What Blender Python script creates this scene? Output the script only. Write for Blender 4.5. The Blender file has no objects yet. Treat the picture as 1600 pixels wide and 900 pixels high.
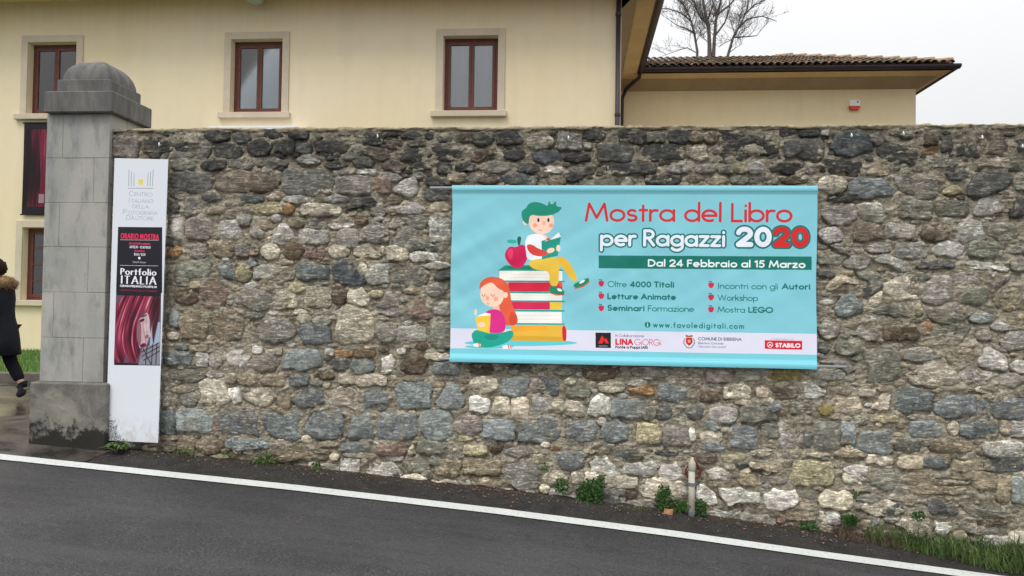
import bpy, bmesh, math, random
import numpy as np
from mathutils import Vector, Matrix, noise as mnoise
R = math.radians
rnd = random.Random(7)

# ------------------------------------------------------------------ camera
sc = bpy.context.scene
YAW, PITCH, ROLL = R(4.796), R(1.412), R(0.8216)
FOC = 1200.0                                   # focal length in photograph pixels (1600 wide)
CAM = np.array([0.0, -6.8, 1.6])
_f = np.array([-math.sin(YAW)*math.cos(PITCH), math.cos(YAW)*math.cos(PITCH), math.sin(PITCH)])
_r0 = np.array([math.cos(YAW), math.sin(YAW), 0.0]); _u0 = np.cross(_r0, _f)
_r = _r0*math.cos(ROLL)+_u0*math.sin(ROLL); _u = -_r0*math.sin(ROLL)+_u0*math.cos(ROLL)
cd = bpy.data.cameras.new('camera'); cam = bpy.data.objects.new('camera', cd)
sc.collection.objects.link(cam); sc.camera = cam
cam.matrix_world = Matrix(((_r[0], _u[0], -_f[0], CAM[0]), (_r[1], _u[1], -_f[1], CAM[1]), (_r[2], _u[2], -_f[2], CAM[2]), (0, 0, 0, 1)))
cd.sensor_width = 36; cd.lens = 27.0; cd.clip_start = 0.05; cd.clip_end = 3000

def onY(u, v, Y=0.0):
    """measured point of the photograph -> its place on a plane parallel to the wall"""
    d = _f + _r*(u-800)/FOC - _u*(v-450)/FOC
    return CAM + d*(Y-CAM[1])/d[1]

# ------------------------------------------------------------------ sky and sun (overcast)
SUN_EL, SUN_AZ = R(58), R(205)     # azimuth measured from +Y clockwise: behind the camera, slightly left
w = bpy.data.worlds.new('World'); sc.world = w; w.use_nodes = True
nt = w.node_tree; nt.nodes.clear()
out = nt.nodes.new('ShaderNodeOutputWorld'); bg = nt.nodes.new('ShaderNodeBackground')
sky = nt.nodes.new('ShaderNodeTexSky'); sky.sky_type = 'NISHITA'; sky.sun_disc = False
sky.sun_elevation = SUN_EL; sky.sun_rotation = SUN_AZ; sky.air_density = 1.5; sky.dust_density = 4
tc = nt.nodes.new('ShaderNodeTexCoord')
sep = nt.nodes.new('ShaderNodeSeparateXYZ'); nt.links.new(tc.outputs['Generated'], sep.inputs[0])
grad = nt.nodes.new('ShaderNodeMapRange'); grad.inputs['From Min'].default_value = 0.12; grad.inputs['From Max'].default_value = 1
grad.inputs['To Min'].default_value = 1.0; grad.inputs['To Max'].default_value = 2.1     # overcast sky: brighter towards the zenith
nt.links.new(sep.outputs['Z'], grad.inputs['Value'])
cn = nt.nodes.new('ShaderNodeTexNoise'); cn.inputs['Scale'].default_value = 1.6; cn.inputs['Detail'].default_value = 4
nt.links.new(tc.outputs['Generated'], cn.inputs['Vector'])
cr = nt.nodes.new('ShaderNodeMapRange'); cr.inputs['To Min'].default_value = 0.95; cr.inputs['To Max'].default_value = 1.05
nt.links.new(cn.outputs['Fac'], cr.inputs['Value'])
mm = nt.nodes.new('ShaderNodeMath'); mm.operation = 'MULTIPLY'
nt.links.new(grad.outputs[0], mm.inputs[0]); nt.links.new(cr.outputs[0], mm.inputs[1])
cl = nt.nodes.new('ShaderNodeVectorMath'); cl.operation = 'SCALE'; cl.inputs[0].default_value = (7.45, 7.5, 7.6)
nt.links.new(mm.outputs[0], cl.inputs['Scale'])
mx = nt.nodes.new('ShaderNodeMix'); mx.data_type = 'RGBA'; mx.inputs['Factor'].default_value = 0.96   # cloud cover
nt.links.new(sky.outputs[0], mx.inputs['A']); nt.links.new(cl.outputs[0], mx.inputs['B'])
nt.links.new(mx.outputs['Result'], bg.inputs['Color']); bg.inputs['Strength'].default_value = 0.1
nt.links.new(bg.outputs[0], out.inputs[0])
sl = bpy.data.lights.new('sun', 'SUN'); sl.energy = 1.35; sl.angle = R(22); sl.color = (1, 0.97, 0.92)
so = bpy.data.objects.new('sun', sl); sc.collection.objects.link(so)
sd = Vector((math.sin(SUN_AZ)*math.cos(SUN_EL), math.cos(SUN_AZ)*math.cos(SUN_EL), math.sin(SUN_EL)))
so.rotation_euler = sd.to_track_quat('Z', 'Y').to_euler(); so.location = (0, -20, 20)
vs = sc.view_settings; vs.view_transform = 'Standard'; vs.look = 'None'; vs.exposure = 0.1; vs.gamma = 1.0
sc.cycles.max_bounces = 6; sc.cycles.use_denoising = True

# ------------------------------------------------------------------ helpers
col = sc.collection
def lin(c):
    c = c/255.0
    return c/12.92 if c <= 0.04045 else ((c+0.055)/1.055)**2.4
EXPO = 0.72        # light that a plain upright surface receives here, so photograph colour / EXPO = albedo
def alb(r, g, b, k=1.0):
    return tuple(min(0.86, lin(x)/EXPO*k) for x in (r, g, b))
def tag(o, label=None, cat=None, group=None, kind=None):
    if label: o['label'] = label
    if cat: o['category'] = cat
    if cat == 'weed': group = 'weeds growing along the foot of the wall'
    if group: o['group'] = group
    if kind: o['kind'] = kind
    return o
def empty(name, loc=(0, 0, 0), label=None, cat=None, group=None):
    o = bpy.data.objects.new(name, None); col.objects.link(o); o.location = loc
    o.empty_display_size = 0.1
    return tag(o, label, cat, group)
def link(name, me, parent=None, loc=None):
    o = bpy.data.objects.new(name, me); col.objects.link(o)
    if parent is not None:
        o.parent = parent
    if loc is not None:
        o.location = loc
    return o
def world_off(parent):
    off = Vector((0, 0, 0)); p = parent
    while p is not None:
        off += Vector(p.location); p = p.parent
    return off
def obj(name, verts, faces, mat, parent=None, origin=None, smooth=False, uvs=None, cols=None):
    """one mesh object from world-space vertices; parents are unrotated"""
    v = np.asarray(verts, dtype=float).reshape(-1, 3)
    if origin is None:
        origin = v.mean(0)
    origin = np.asarray(origin, float)
    me = bpy.data.meshes.new(name)
    me.from_pydata((v-origin).tolist(), [], [tuple(f) for f in faces])
    if mat is not None:
        for m in (mat if isinstance(mat, (list, tuple)) else [mat]): me.materials.append(m)
    if uvs is not None:
        ul = me.uv_layers.new(name='UVMap')
        li = np.zeros(len(me.loops), dtype=np.int32); me.loops.foreach_get('vertex_index', li)
        ul.data.foreach_set('uv', np.asarray(uvs, float)[li].ravel())
    if cols is not None:
        a = me.color_attributes.new(name='tint', type='FLOAT_COLOR', domain='POINT')
        c = np.ones((len(v), 4)); c[:, :3] = np.asarray(cols).reshape(-1, 3) if np.ndim(cols) > 1 else np.tile(cols, (len(v), 1))
        a.data.foreach_set('color', c.ravel())
    if smooth:
        me.polygons.foreach_set('use_smooth', [True]*len(me.polygons))
    me.update()
    o = link(name, me, parent)
    po = world_off(parent) if parent is not None else Vector((0, 0, 0))
    o.location = Vector(origin)-po
    return o

class MB:
    def __init__(s): s.v = []; s.f = []
    def add(s, vs, fs):
        n = len(s.v); s.v += [tuple(map(float, p)) for p in vs]; s.f += [tuple(i+n for i in f) for f in fs]; return s
    def box(s, x0, x1, y0, y1, z0, z1, b=0.0):
        if b <= 0:
            s.add([(x0, y0, z0), (x1, y0, z0), (x1, y1, z0), (x0, y1, z0), (x0, y0, z1), (x1, y0, z1), (x1, y1, z1), (x0, y1, z1)],
                  [(0, 3, 2, 1), (4, 5, 6, 7), (0, 1, 5, 4), (1, 2, 6, 5), (2, 3, 7, 6), (3, 0, 4, 7)])
        else:
            bm = bmesh.new(); bmesh.ops.create_cube(bm, size=1)
            for q in bm.verts:
                q.co = Vector(((x0+x1)/2+q.co.x*(x1-x0), (y0+y1)/2+q.co.y*(y1-y0), (z0+z1)/2+q.co.z*(z1-z0)))
            bmesh.ops.bevel(bm, geom=bm.edges[:], offset=b, segments=1, affect='EDGES')
            bm.verts.index_update()
            s.add([q.co[:] for q in bm.verts], [[q.index for q in f.verts] for f in bm.faces]); bm.free()
        return s
    def tube(s, pts, rad, n=8, cap=True):
        pts = [Vector(p) for p in pts]; rad = rad if isinstance(rad, (list, tuple)) else [rad]*len(pts)
        rings = []; base = len(s.v); up = Vector((0.13, 0.31, 0.94))
        for i, p in enumerate(pts):
            t = (pts[min(i+1, len(pts)-1)]-pts[max(i-1, 0)]).normalized()
            a = t.cross(up)
            if a.length < 0.05: a = t.cross(Vector((1, 0, 0)))
            a.normalize(); b = t.cross(a)
            for k in range(n):
                q = p+(a*math.cos(2*math.pi*k/n)+b*math.sin(2*math.pi*k/n))*rad[i]; s.v.append(q[:])
        for i in range(len(pts)-1):
            for k in range(n):
                a0 = base+i*n+k; a1 = base+i*n+(k+1) % n
                s.f.append((a0, a1, a1+n, a0+n))
        if cap:
            s.f.append(tuple(base+k for k in range(n))[::-1]); s.f.append(tuple(base+(len(pts)-1)*n+k for k in range(n)))
        return s
    def lathe(s, prof, c, n=16):
        base = len(s.v)
        for r_, z in prof:
            for k in range(n): s.v.append((c[0]+r_*math.cos(2*math.pi*k/n), c[1]+r_*math.sin(2*math.pi*k/n), c[2]+z))
        for i in range(len(prof)-1):
            for k in range(n):
                a0 = base+i*n+k; a1 = base+i*n+(k+1) % n; s.f.append((a0, a1, a1+n, a0+n))
        return s
    def build(s, name, mat, parent=None, smooth=False, origin=None, **k):
        return obj(name, s.v, s.f, mat, parent, origin, smooth, **k)

_rs = np.random.RandomState(3)
_lat = _rs.rand(64, 64, 64)
def vnoise(x, y, z=0.0):
    x, y = np.asarray(x, float), np.asarray(y, float); z = np.zeros_like(x)+z
    xi, yi, zi = np.floor(x).astype(int), np.floor(y).astype(int), np.floor(z).astype(int)
    fx, fy, fz = x-xi, y-yi, z-zi
    fx, fy, fz = fx*fx*(3-2*fx), fy*fy*(3-2*fy), fz*fz*(3-2*fz)
    g = lambda a, b, c: _lat[(xi+a) % 64, (yi+b) % 64, (zi+c) % 64]
    x00 = g(0, 0, 0)*(1-fx)+g(1, 0, 0)*fx; x10 = g(0, 1, 0)*(1-fx)+g(1, 1, 0)*fx
    x01 = g(0, 0, 1)*(1-fx)+g(1, 0, 1)*fx; x11 = g(0, 1, 1)*(1-fx)+g(1, 1, 1)*fx
    return (x00*(1-fy)+x10*fy)*(1-fz)+(x01*(1-fy)+x11*fy)*fz
def fbm(x, y, z=0.0, o=4):
    s = 0; a = 0.5; t = 0
    for i in range(o):
        s = s+a*vnoise(x*2**i+17*i, y*2**i+9*i, z+5.3*i); t += a; a *= 0.5
    return s/t

# ------------------------------------------------------------------ materials
def newmat(name, color=(0.5, 0.5, 0.5), rough=0.8, spec=0.3, metal=0.0):
    m = bpy.data.materials.new(name); m.use_nodes = True
    b = m.node_tree.nodes['Principled BSDF']
    b.inputs['Base Color'].default_value = (*color, 1); b.inputs['Roughness'].default_value = rough
    b.inputs['Specular IOR Level'].default_value = spec; b.inputs['Metallic'].default_value = metal
    return m
class N:
    """small wrapper to wire nodes"""
    def __init__(s, m): s.m = m; s.t = m.node_tree; s.b = s.t.nodes['Principled BSDF']
    def n(s, typ, **k):
        q = s.t.nodes.new(typ)
        for a, b in k.items():
            if a in q.inputs.keys(): q.inputs[a].default_value = b
            else: setattr(q, a, b)
        return q
    def l(s, a, b): s.t.links.new(a, b)
    def pos(s, scale=(1, 1, 1)):
        g = s.n('ShaderNodeNewGeometry'); mp = s.n('ShaderNodeMapping'); mp.inputs['Scale'].default_value = scale
        s.l(g.outputs['Position'], mp.inputs['Vector']); return mp.outputs[0]
    def noise(s, vec, scale, detail=4, rough=0.55, dist=0.0):
        q = s.n('ShaderNodeTexNoise', Scale=scale, Detail=detail, Roughness=rough, Distortion=dist); s.l(vec, q.inputs['Vector']); return q.outputs['Fac']
    def ramp(s, fac, stops):
        q = s.n('ShaderNodeValToRGB'); e = q.color_ramp.elements
        while len(e) < len(stops): e.new(0.5)
        for i, (p, c) in enumerate(stops):
            e[i].position = p; e[i].color = (*c, 1) if len(c) == 3 else c
        s.l(fac, q.inputs[0]); return q.outputs[0]
    def mapr(s, v, a, b, c, d):
        q = s.n('ShaderNodeMapRange'); q.inputs[1].default_value = a; q.inputs[2].default_value = b; q.inputs[3].default_value = c; q.inputs[4].default_value = d
        s.l(v, q.inputs[0]); return q.outputs[0]
    def mix(s, fac, a, b, mode='MIX'):
        q = s.n('ShaderNodeMix', data_type='RGBA', blend_type=mode)
        for x, k in ((fac, 'Factor'), (a, 'A'), (b, 'B')):
            if isinstance(x, (int, float)): q.inputs[k].default_value = x
            elif isinstance(x, tuple): q.inputs[k].default_value = (*x, 1)
            else: s.l(x, q.inputs[k])
        return q.outputs['Result']
    def math(s, op, a, b=None):
        q = s.n('ShaderNodeMath', operation=op)
        for i, x in enumerate((a, b)):
            if x is None: continue
            if isinstance(x, (int, float)): q.inputs[i].default_value = x
            else: s.l(x, q.inputs[i])
        return q.outputs[0]
    def col(s, c): s.l(c, s.b.inputs['Base Color'])
    def rough(s, c): s.l(c, s.b.inputs['Roughness'])
    def bump(s, h, strength=0.5, dist=0.01):
        q = s.n('ShaderNodeBump', Strength=strength, Distance=dist); s.l(h, q.inputs['Height']); s.l(q.outputs[0], s.b.inputs['Normal'])

def grey(v): return (v, v, v)
def m_stone():
    m = newmat('rubble_stone', rough=0.85, spec=0.25); n = N(m)
    a = n.n('ShaderNodeAttribute', attribute_name='tint')
    p = n.pos()
    oi = n.n('ShaderNodeObjectInfo')
    ofs = n.n('ShaderNodeVectorMath', operation='SCALE'); n.l(a.outputs['Color'], ofs.inputs[0]); ofs.inputs['Scale'].default_value = 57
    add = n.n('ShaderNodeVectorMath', operation='ADD'); n.l(p, add.inputs[0]); n.l(ofs.outputs[0], add.inputs[1]); v = add.outputs[0]
    st = n.n('ShaderNodeMapping'); st.inputs['Scale'].default_value = (1, 1, 3.6); st.inputs['Rotation'].default_value = (0, 0.12, 0); n.l(v, st.inputs[0])
    n1 = n.noise(v, 11, 5, 0.62, 0.6); n2 = n.noise(v, 60, 4, 0.7); n3 = n.noise(st.outputs[0], 16, 5, 0.65, 0.8)
    wn_ = n.n('ShaderNodeTexWhiteNoise'); n.l(ofs.outputs[0], wn_.inputs['Vector']); rgh = n.mapr(wn_.outputs['Value'], 0, 1, 0.25, 1.0)
    f1 = n.mapr(n1, 0.34, 0.66, 0.74, 1.5); f2 = n.mapr(n2, 0.3, 0.7, 0.74, 1.34); f3 = n.mapr(n3, 0.3, 0.7, 0.9, 1.18)
    f = n.math('MULTIPLY', n.math('MULTIPLY', f1, f2), f3)
    c = n.n('ShaderNodeVectorMath', operation='SCALE'); n.l(a.outputs['Color'], c.inputs[0]); n.l(f, c.inputs['Scale'])
    # pale lime smears and dark lichen with their own shapes
    lime = n.ramp(n.noise(v, 9, 6, 0.7, 1.0), [(0.54, grey(0)), (0.62, grey(0.6))])
    c2 = n.mix(lime, c.outputs[0], alb(178, 170, 152, 0.95))
    dark = n.ramp(n.noise(v, 22, 6, 0.75, 0.4), [(0.63, grey(0)), (0.73, grey(0.6))])
    c3 = n.mix(dark, c2, alb(58, 56, 50, 0.9))
    rust = n.ramp(n.noise(v, 5.5, 4, 0.6), [(0.6, grey(0)), (0.72, grey(0.35))])
    c4 = n.mix(rust, c3, alb(140, 110, 72))
    # black weathering crust along the top of the wall
    sp = n.n('ShaderNodeSeparateXYZ'); n.l(p, sp.inputs[0])
    edge = n.math('ADD', sp.outputs['Z'], n.mapr(n.noise(p, 3.0, 5, 0.7), 0.3, 0.7, -0.42, 0.34))
    crust = n.mapr(edge, 2.3, 3.1, 0.0, 0.78)
    crust2 = n.math('MULTIPLY', crust, n.mapr(n.noise(v, 30, 5, 0.75), 0.35, 0.6, 0.35, 1.0))
    ck = n.math('ABSOLUTE', n.math('SUBTRACT', n.noise(st.outputs[0], 7, 7, 0.7, 1.6), 0.5))
    ckm = n.math('MULTIPLY', n.mapr(ck, 0.0, 0.013, 0.85, 0.0), rgh); c4 = n.mix(ckm, c4, alb(62, 58, 52))
    fc = n.n('ShaderNodeTexVoronoi', Scale=9.0); fc.feature = 'SMOOTH_F1'; fc.inputs['Smoothness'].default_value = 0.15; n.l(st.outputs[0], fc.inputs['Vector'])
    n1 = n.math('ADD', n1, n.math('MULTIPLY', fc.outputs['Distance'], 1.0)); n1 = n.math('ADD', n1, n.mapr(ck, 0.0, 0.05, -0.5, 0.0))
    n.col(n.mix(crust2, c4, alb(52, 52, 50)))
    h = n.math('ADD', n.math('MULTIPLY', n1, 1.2), n.math('ADD', n.math('MULTIPLY', n2, 0.45), n.math('MULTIPLY', n3, 1.1)))
    n.bump(n.math('MULTIPLY', h, rgh), 0.95, 0.024)
    n.rough(n.mapr(n2, 0.3, 0.7, 0.62, 0.95))
    return m
def m_mortar():
    m = newmat('lime_mortar', rough=0.95, spec=0.15); n = N(m); p = n.pos()
    n1 = n.noise(p, 5, 5, 0.6); n2 = n.noise(p, 70, 5, 0.75); n3 = n.noise(p, 19, 5, 0.7, 0.5)
    c = n.ramp(n1, [(0.3, alb(146, 138, 121)), (0.48, alb(172, 164, 146)), (0.62, alb(188, 181, 164)), (0.75, alb(170, 157, 131))])
    c = n.mix(n.mapr(n2, 0.3, 0.6, 0.4, 0.0), c, alb(98, 90, 74))
    c = n.mix(n.ramp(n3, [(0.52, grey(0)), (0.68, grey(0.6))]), c, alb(108, 98, 80))
    ps = n.pos((1, 1, 2.6)); ck = n.math('ABSOLUTE', n.math('SUBTRACT', n.noise(ps, 6, 7, 0.7, 1.2), 0.5))
    c = n.mix(n.mapr(ck, 0.0, 0.02, 0.6, 0.0), c, alb(84, 76, 62)); n3 = n.math('ADD', n3, n.mapr(ck, 0, 0.04, -0.35, 0))
    sp = n.n('ShaderNodeSeparateXYZ'); n.l(p, sp.inputs[0])
    edge = n.math('ADD', sp.outputs['Z'], n.mapr(n.noise(p, 2.6, 5, 0.7), 0.3, 0.7, -0.4, 0.3))
    crust = n.math('MULTIPLY', n.mapr(edge, 2.55, 3.2, 0.0, 0.8), n.mapr(n3, 0.4, 0.6, 0.3, 1))
    c = n.mix(crust, c, alb(72, 70, 62))
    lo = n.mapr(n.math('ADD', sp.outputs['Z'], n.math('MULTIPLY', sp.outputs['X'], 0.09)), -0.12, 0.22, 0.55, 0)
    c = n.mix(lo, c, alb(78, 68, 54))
    n.col(c); n.bump(n.math('ADD', n.math('MULTIPLY', n2, 0.6), n3), 1.0, 0.02)
    return m
def m_plaster(name, base, deep):
    m = newmat(name, rough=0.9, spec=0.2); n = N(m); p = n.pos()
    n1 = n.noise(p, 0.45, 5, 0.6); n2 = n.noise(p, 3.5, 5, 0.65); n3 = n.noise(p, 45, 3, 0.6)
    pv = n.pos((1.4, 1, 0.12)); n4 = n.noise(pv, 2.0, 5, 0.6)
    c = n.mix(n.mapr(n1, 0.35, 0.65, 0, 1), base, deep)
    c = n.mix(n.mapr(n2, 0.35, 0.7, 0, 0.14), c, tuple(x*0.72 for x in base))
    c = n.mix(n.mapr(n4, 0.48, 0.75, 0, 0.17), c, tuple(x*0.66 for x in base))
    sp = n.n('ShaderNodeSeparateXYZ'); n.l(p, sp.inputs[0])          # streaky darkening towards the top of the walls
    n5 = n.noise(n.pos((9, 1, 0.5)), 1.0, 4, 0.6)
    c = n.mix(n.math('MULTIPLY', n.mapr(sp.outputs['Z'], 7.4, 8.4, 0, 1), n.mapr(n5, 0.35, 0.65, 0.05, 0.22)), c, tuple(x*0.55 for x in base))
    n.col(c); n.bump(n3, 0.15, 0.004); return m
def m_sand(name, c0, c1, c2=None, sc1=4.0, dark=0.3, bump=0.3, rough=0.88, spec=0.2, streak=False):
    m = newmat(name, rough=rough, spec=spec); n = N(m); p = n.pos((1, 1, 0.35) if streak else (1, 1, 1))
    n1 = n.noise(p, sc1, 5, 0.6, 0.3); n2 = n.noise(n.pos(), 55, 5, 0.7); n3 = n.noise(p, sc1*3.3, 5, 0.65)
    c = n.mix(n.mapr(n1, 0.33, 0.67, 0, 1), c0, c1)
    c = n.mix(n.mapr(n3, 0.5, 0.72, 0, dark), c, c2 or tuple(x*0.5 for x in c0))
    c = n.mix(n.mapr(n2, 0.3, 0.7, 0.22, 0), c, tuple(x*0.55 for x in c0))
    n.col(c); n.bump(n.math('ADD', n2, n3), bump, 0.008); return m
M = {}
M['stone'] = m_stone(); M['mortar'] = m_mortar()
M['plaster'] = m_plaster('yellow_plaster', (0.88, 0.765, 0.56), (0.88, 0.75, 0.50))
M['plaster_wing'] = m_plaster('wing_plaster', (0.87, 0.755, 0.51), (0.87, 0.735, 0.45))
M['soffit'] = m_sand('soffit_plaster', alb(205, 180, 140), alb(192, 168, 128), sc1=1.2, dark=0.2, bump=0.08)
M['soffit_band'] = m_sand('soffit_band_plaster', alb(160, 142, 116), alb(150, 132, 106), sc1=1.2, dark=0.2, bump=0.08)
M['surround'] = m_sand('window_stone', alb(190, 178, 160), alb(178, 167, 148), sc1=1.6, dark=0.2, bump=0.15)
M['wood'] = m_sand('brown_window_wood', alb(98, 56, 46), alb(78, 44, 36), sc1=9, dark=0.3, bump=0.1, rough=0.5, spec=0.4)
M['dark'] = newmat('dark_interior', alb(30, 28, 28), 0.9)
M['window_backing'] = m_sand('blue_sky_reflection_paint', (0.42, 0.62, 0.84), (0.48, 0.68, 0.86), sc1=0.9, dark=0.15, bump=0.05)  # blue sky reflection of the panes, painted into the sheet behind them
M['window_backing_pale'] = m_sand('pale_sky_reflection_paint', (0.80, 0.80, 0.86), (0.72, 0.73, 0.82), sc1=0.9, dark=0.12, bump=0.05)  # paler reflected sky, likewise put into the sheet's colour
M['gutter'] = m_sand('dark_brown_gutter', alb(58, 46, 52), alb(44, 36, 42), sc1=2, dark=0.2, bump=0.03, rough=0.5, spec=0.4)
M['pillar'] = m_sand('grey_sandstone', alb(160, 158, 150), alb(134, 136, 135), alb(98, 100, 101), 2.6, 0.75, 0.3, streak=True)
M['joint'] = m_sand('pale_joint', alb(150, 146, 136), alb(138, 134, 124), bump=0.2)
M['white_metal'] = newmat('white_painted_metal', alb(205, 205, 200), 0.5)
M['rod'] = newmat('galvanised_rod', (0.50, 0.51, 0.54), 0.35, 0.5, 0.2)
M['galv'] = newmat('galvanised_clamp', (0.22, 0.25, 0.28), 0.5, 0.5, 0.5)
M['pvc'] = m_sand('grey_plastic_pipe', alb(186, 180, 166), alb(164, 158, 144), sc1=12, dark=0.3, bump=0.05, rough=0.55)
M['rust'] = m_sand('rust_red_iron', alb(110, 52, 44), alb(84, 44, 38), sc1=20, dark=0.3, bump=0.2)
def m_cap():
    m = newmat('weathered_cap_stone', rough=0.9, spec=0.2); n = N(m); p = n.pos((1, 1, 0.25))
    n1 = n.noise(p, 9, 5, 0.65, 0.3); n2 = n.noise(n.pos(), 70, 4, 0.7)
    c = n.ramp(n1, [(0.25, alb(74, 74, 74)), (0.5, alb(98, 97, 95)), (0.75, alb(122, 120, 115))])
    c = n.mix(n.mapr(n2, 0.3, 0.7, 0.3, 0), c, alb(50, 50, 50)); n.col(c); n.bump(n2, 0.4, 0.01); return m
M['cap'] = m_cap()
def m_plinth():
    m = newmat('plinth_stone', rough=0.9, spec=0.2); n = N(m); p = n.pos()
    n1 = n.noise(p, 4, 6, 0.65, 0.6); n2 = n.noise(p, 60, 4, 0.7)
    c = n.mix(n.mapr(n1, 0.35, 0.65, 0, 1), alb(88, 88, 86), alb(138, 134, 124))
    sp = n.n('ShaderNodeSeparateXYZ'); n.l(p, sp.inputs[0])
    e = n.math('ADD', sp.outputs['Z'], n.mapr(n.noise(p, 7, 6, 0.75), 0.3, 0.7, -0.16, 0.16))
    c = n.mix(n.mapr(e, 0.40, 0.49, 0.96, 0.0), c, alb(30, 30, 28))      # black mould along the foot
    c = n.mix(n.mapr(e, 0.70, 0.86, 0.0, 0.5), c, alb(70, 70, 68))
    c = n.mix(n.mapr(n2, 0.3, 0.7, 0.25, 0), c, alb(60, 58, 52)); n.col(c); n.bump(n2, 0.4, 0.01); return m
M['plinth'] = m_plinth()
def m_asphalt():
    m = newmat('damp_asphalt', rough=0.5, spec=0.35); n = N(m); p = n.pos()
    n1 = n.noise(p, 75, 5, 0.85); n2 = n.noise(p, 0.8, 5, 0.6); n3 = n.noise(p, 9, 5, 0.6); n4 = n.noise(n.pos((0.12, 1, 1)), 3.5, 4, 0.6)
    vo = n.n('ShaderNodeTexVoronoi', Scale=150.0); n.l(p, vo.inputs['Vector'])
    c = n.ramp(n1, [(0.36, (0.020, 0.020, 0.023)), (0.5, (0.055, 0.054, 0.058)), (0.58, (0.105, 0.101, 0.102)), (0.68, (0.24, 0.225, 0.215))])
    c = n.mix(n.mapr(n2, 0.38, 0.62, 0.0, 0.5), c, (0.028, 0.027, 0.03))
    c = n.mix(n.mapr(n4, 0.45, 0.62, 0.0, 0.4), c, (0.09, 0.088, 0.092))
    ck = n.math('ABSOLUTE', n.math('SUBTRACT', n.noise(p, 0.9, 8, 0.62, 0.8), 0.5)); c = n.mix(n.mapr(ck, 0.0, 0.0022, 0.7, 0.0), c, (0.012, 0.012, 0.012))
    n.col(c); n.rough(n.mapr(n3, 0.3, 0.7, 0.42, 0.72))
    n.bump(n.math('ADD', n1, vo.outputs['Distance']), 0.8, 0.006); return m
M['asphalt'] = m_asphalt()
def m_verge():
    m = newmat('dirty_road_edge', rough=0.8, spec=0.25); n = N(m); p = n.pos()
    n1 = n.noise(p, 55, 5, 0.8); n2 = n.noise(p, 6, 6, 0.7, 0.8); pl = n.pos((0.35, 1, 1)); n3 = n.noise(pl, 14, 5, 0.7)
    c = n.ramp(n1, [(0.3, (0.02, 0.018, 0.018)), (0.52, (0.05, 0.046, 0.044)), (0.7, (0.13, 0.12, 0.105))])
    sp = n.n('ShaderNodeSeparateXYZ'); n.l(p, sp.inputs[0])
    e = n.math('ADD', sp.outputs['Y'], n.mapr(n3, 0.3, 0.7, -0.12, 0.12))
    c = n.mix(n.mapr(e, -0.15, -0.05, 0.0, 0.75), c, (0.07, 0.048, 0.033))
    c = n.mix(n.mapr(n2, 0.45, 0.62, 0, 0.6), c, (0.022, 0.02, 0.02))
    n.col(c); n.bump(n.math('ADD', n1, n2), 1.0, 0.015); return m
M['verge'] = m_verge()
def m_paint():
    m = newmat('road_paint', rough=0.6, spec=0.3); n = N(m); p = n.pos()
    n1 = n.noise(p, 40, 5, 0.8); n2 = n.noise(p, 4, 4, 0.6)
    c = n.mix(n.mapr(n1, 0.545, 0.64, 0, 0.75), (0.70, 0.73, 0.71), (0.25, 0.24, 0.23))
    c = n.mix(n.mapr(n2, 0.4, 0.7, 0, 0.3), c, (0.56, 0.55, 0.53)); n.col(c); n.bump(n1, 0.4, 0.004); return m
M['paint'] = m_paint()
def m_court():
    m = newmat('wet_courtyard', rough=0.3, spec=0.5); n = N(m); p = n.pos()
    n1 = n.noise(p, 0.9, 6, 0.65, 0.6); n2 = n.noise(p, 40, 4, 0.7)
    c = n.mix(n.mapr(n1, 0.42, 0.58, 0, 1), (0.03, 0.027, 0.025), (0.115, 0.095, 0.08))
    c = n.mix(n.mapr(n2, 0.35, 0.7, 0.4, 0), c, (0.03, 0.028, 0.025))
    n.col(c); n.rough(n.mapr(n1, 0.42, 0.58, 0.12, 0.6)); n.bump(n2, 0.35, 0.004); return m
M['court'] = m_court()
M['soil'] = m_sand('soil', (0.05, 0.04, 0.03), (0.08, 0.065, 0.045), sc1=5, bump=0.6)
M['kerb'] = m_sand('kerb_stone', alb(104, 100, 92), alb(78, 76, 70), sc1=5, bump=0.5)
def m_leaf(name, c0, c1, c2=None):
    m = newmat(name, rough=0.55, spec=0.3); n = N(m); p = n.pos()
    n1 = n.noise(p, 14, 3, 0.7); n2 = n.noise(p, 90, 2, 0.5)
    c = n.mix(n.mapr(n1, 0.35, 0.65, 0, 1), c0, c1)
    if c2: c = n.mix(n.mapr(n2, 0.52, 0.66, 0, 0.8), c, c2)
    n.col(c); n.b.inputs['Subsurface Weight'].default_value = 0.0; return m
M['leaf'] = m_leaf('weed_green', (0.03, 0.085, 0.02), (0.055, 0.13, 0.03))
M['grass'] = m_leaf('grass_green', (0.045, 0.10, 0.022), (0.095, 0.165, 0.04), (0.19, 0.17, 0.08))
M['lawn'] = m_leaf('lawn_green', (0.08, 0.17, 0.03), (0.12, 0.22, 0.05))
M['drygrass'] = m_leaf('dry_stalks', (0.10, 0.07, 0.045), (0.16, 0.12, 0.08))
M['deadleaf'] = m_leaf('dead_leaf', (0.30, 0.13, 0.06), (0.42, 0.22, 0.12))
M['bark'] = m_sand('bark', (0.13, 0.115, 0.11), (0.19, 0.17, 0.16), sc1=8, bump=0.5)
def m_tile():
    m = newmat('old_roof_tile', rough=0.9, spec=0.2); n = N(m)
    a = n.n('ShaderNodeAttribute', attribute_name='tint'); p = n.pos()
    n1 = n.noise(p, 6, 5, 0.7); n2 = n.noise(p, 25, 4, 0.7)
    c = n.mix(n.mapr(n1, 0.4, 0.65, 0, 0.65), a.outputs['Color'], alb(104, 98, 80))
    c = n.mix(n.mapr(n2, 0.5, 0.7, 0, 0.7), c, alb(58, 52, 46)); n.col(c); n.bump(n2, 0.4, 0.02); return m
M['tile'] = m_tile()
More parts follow.
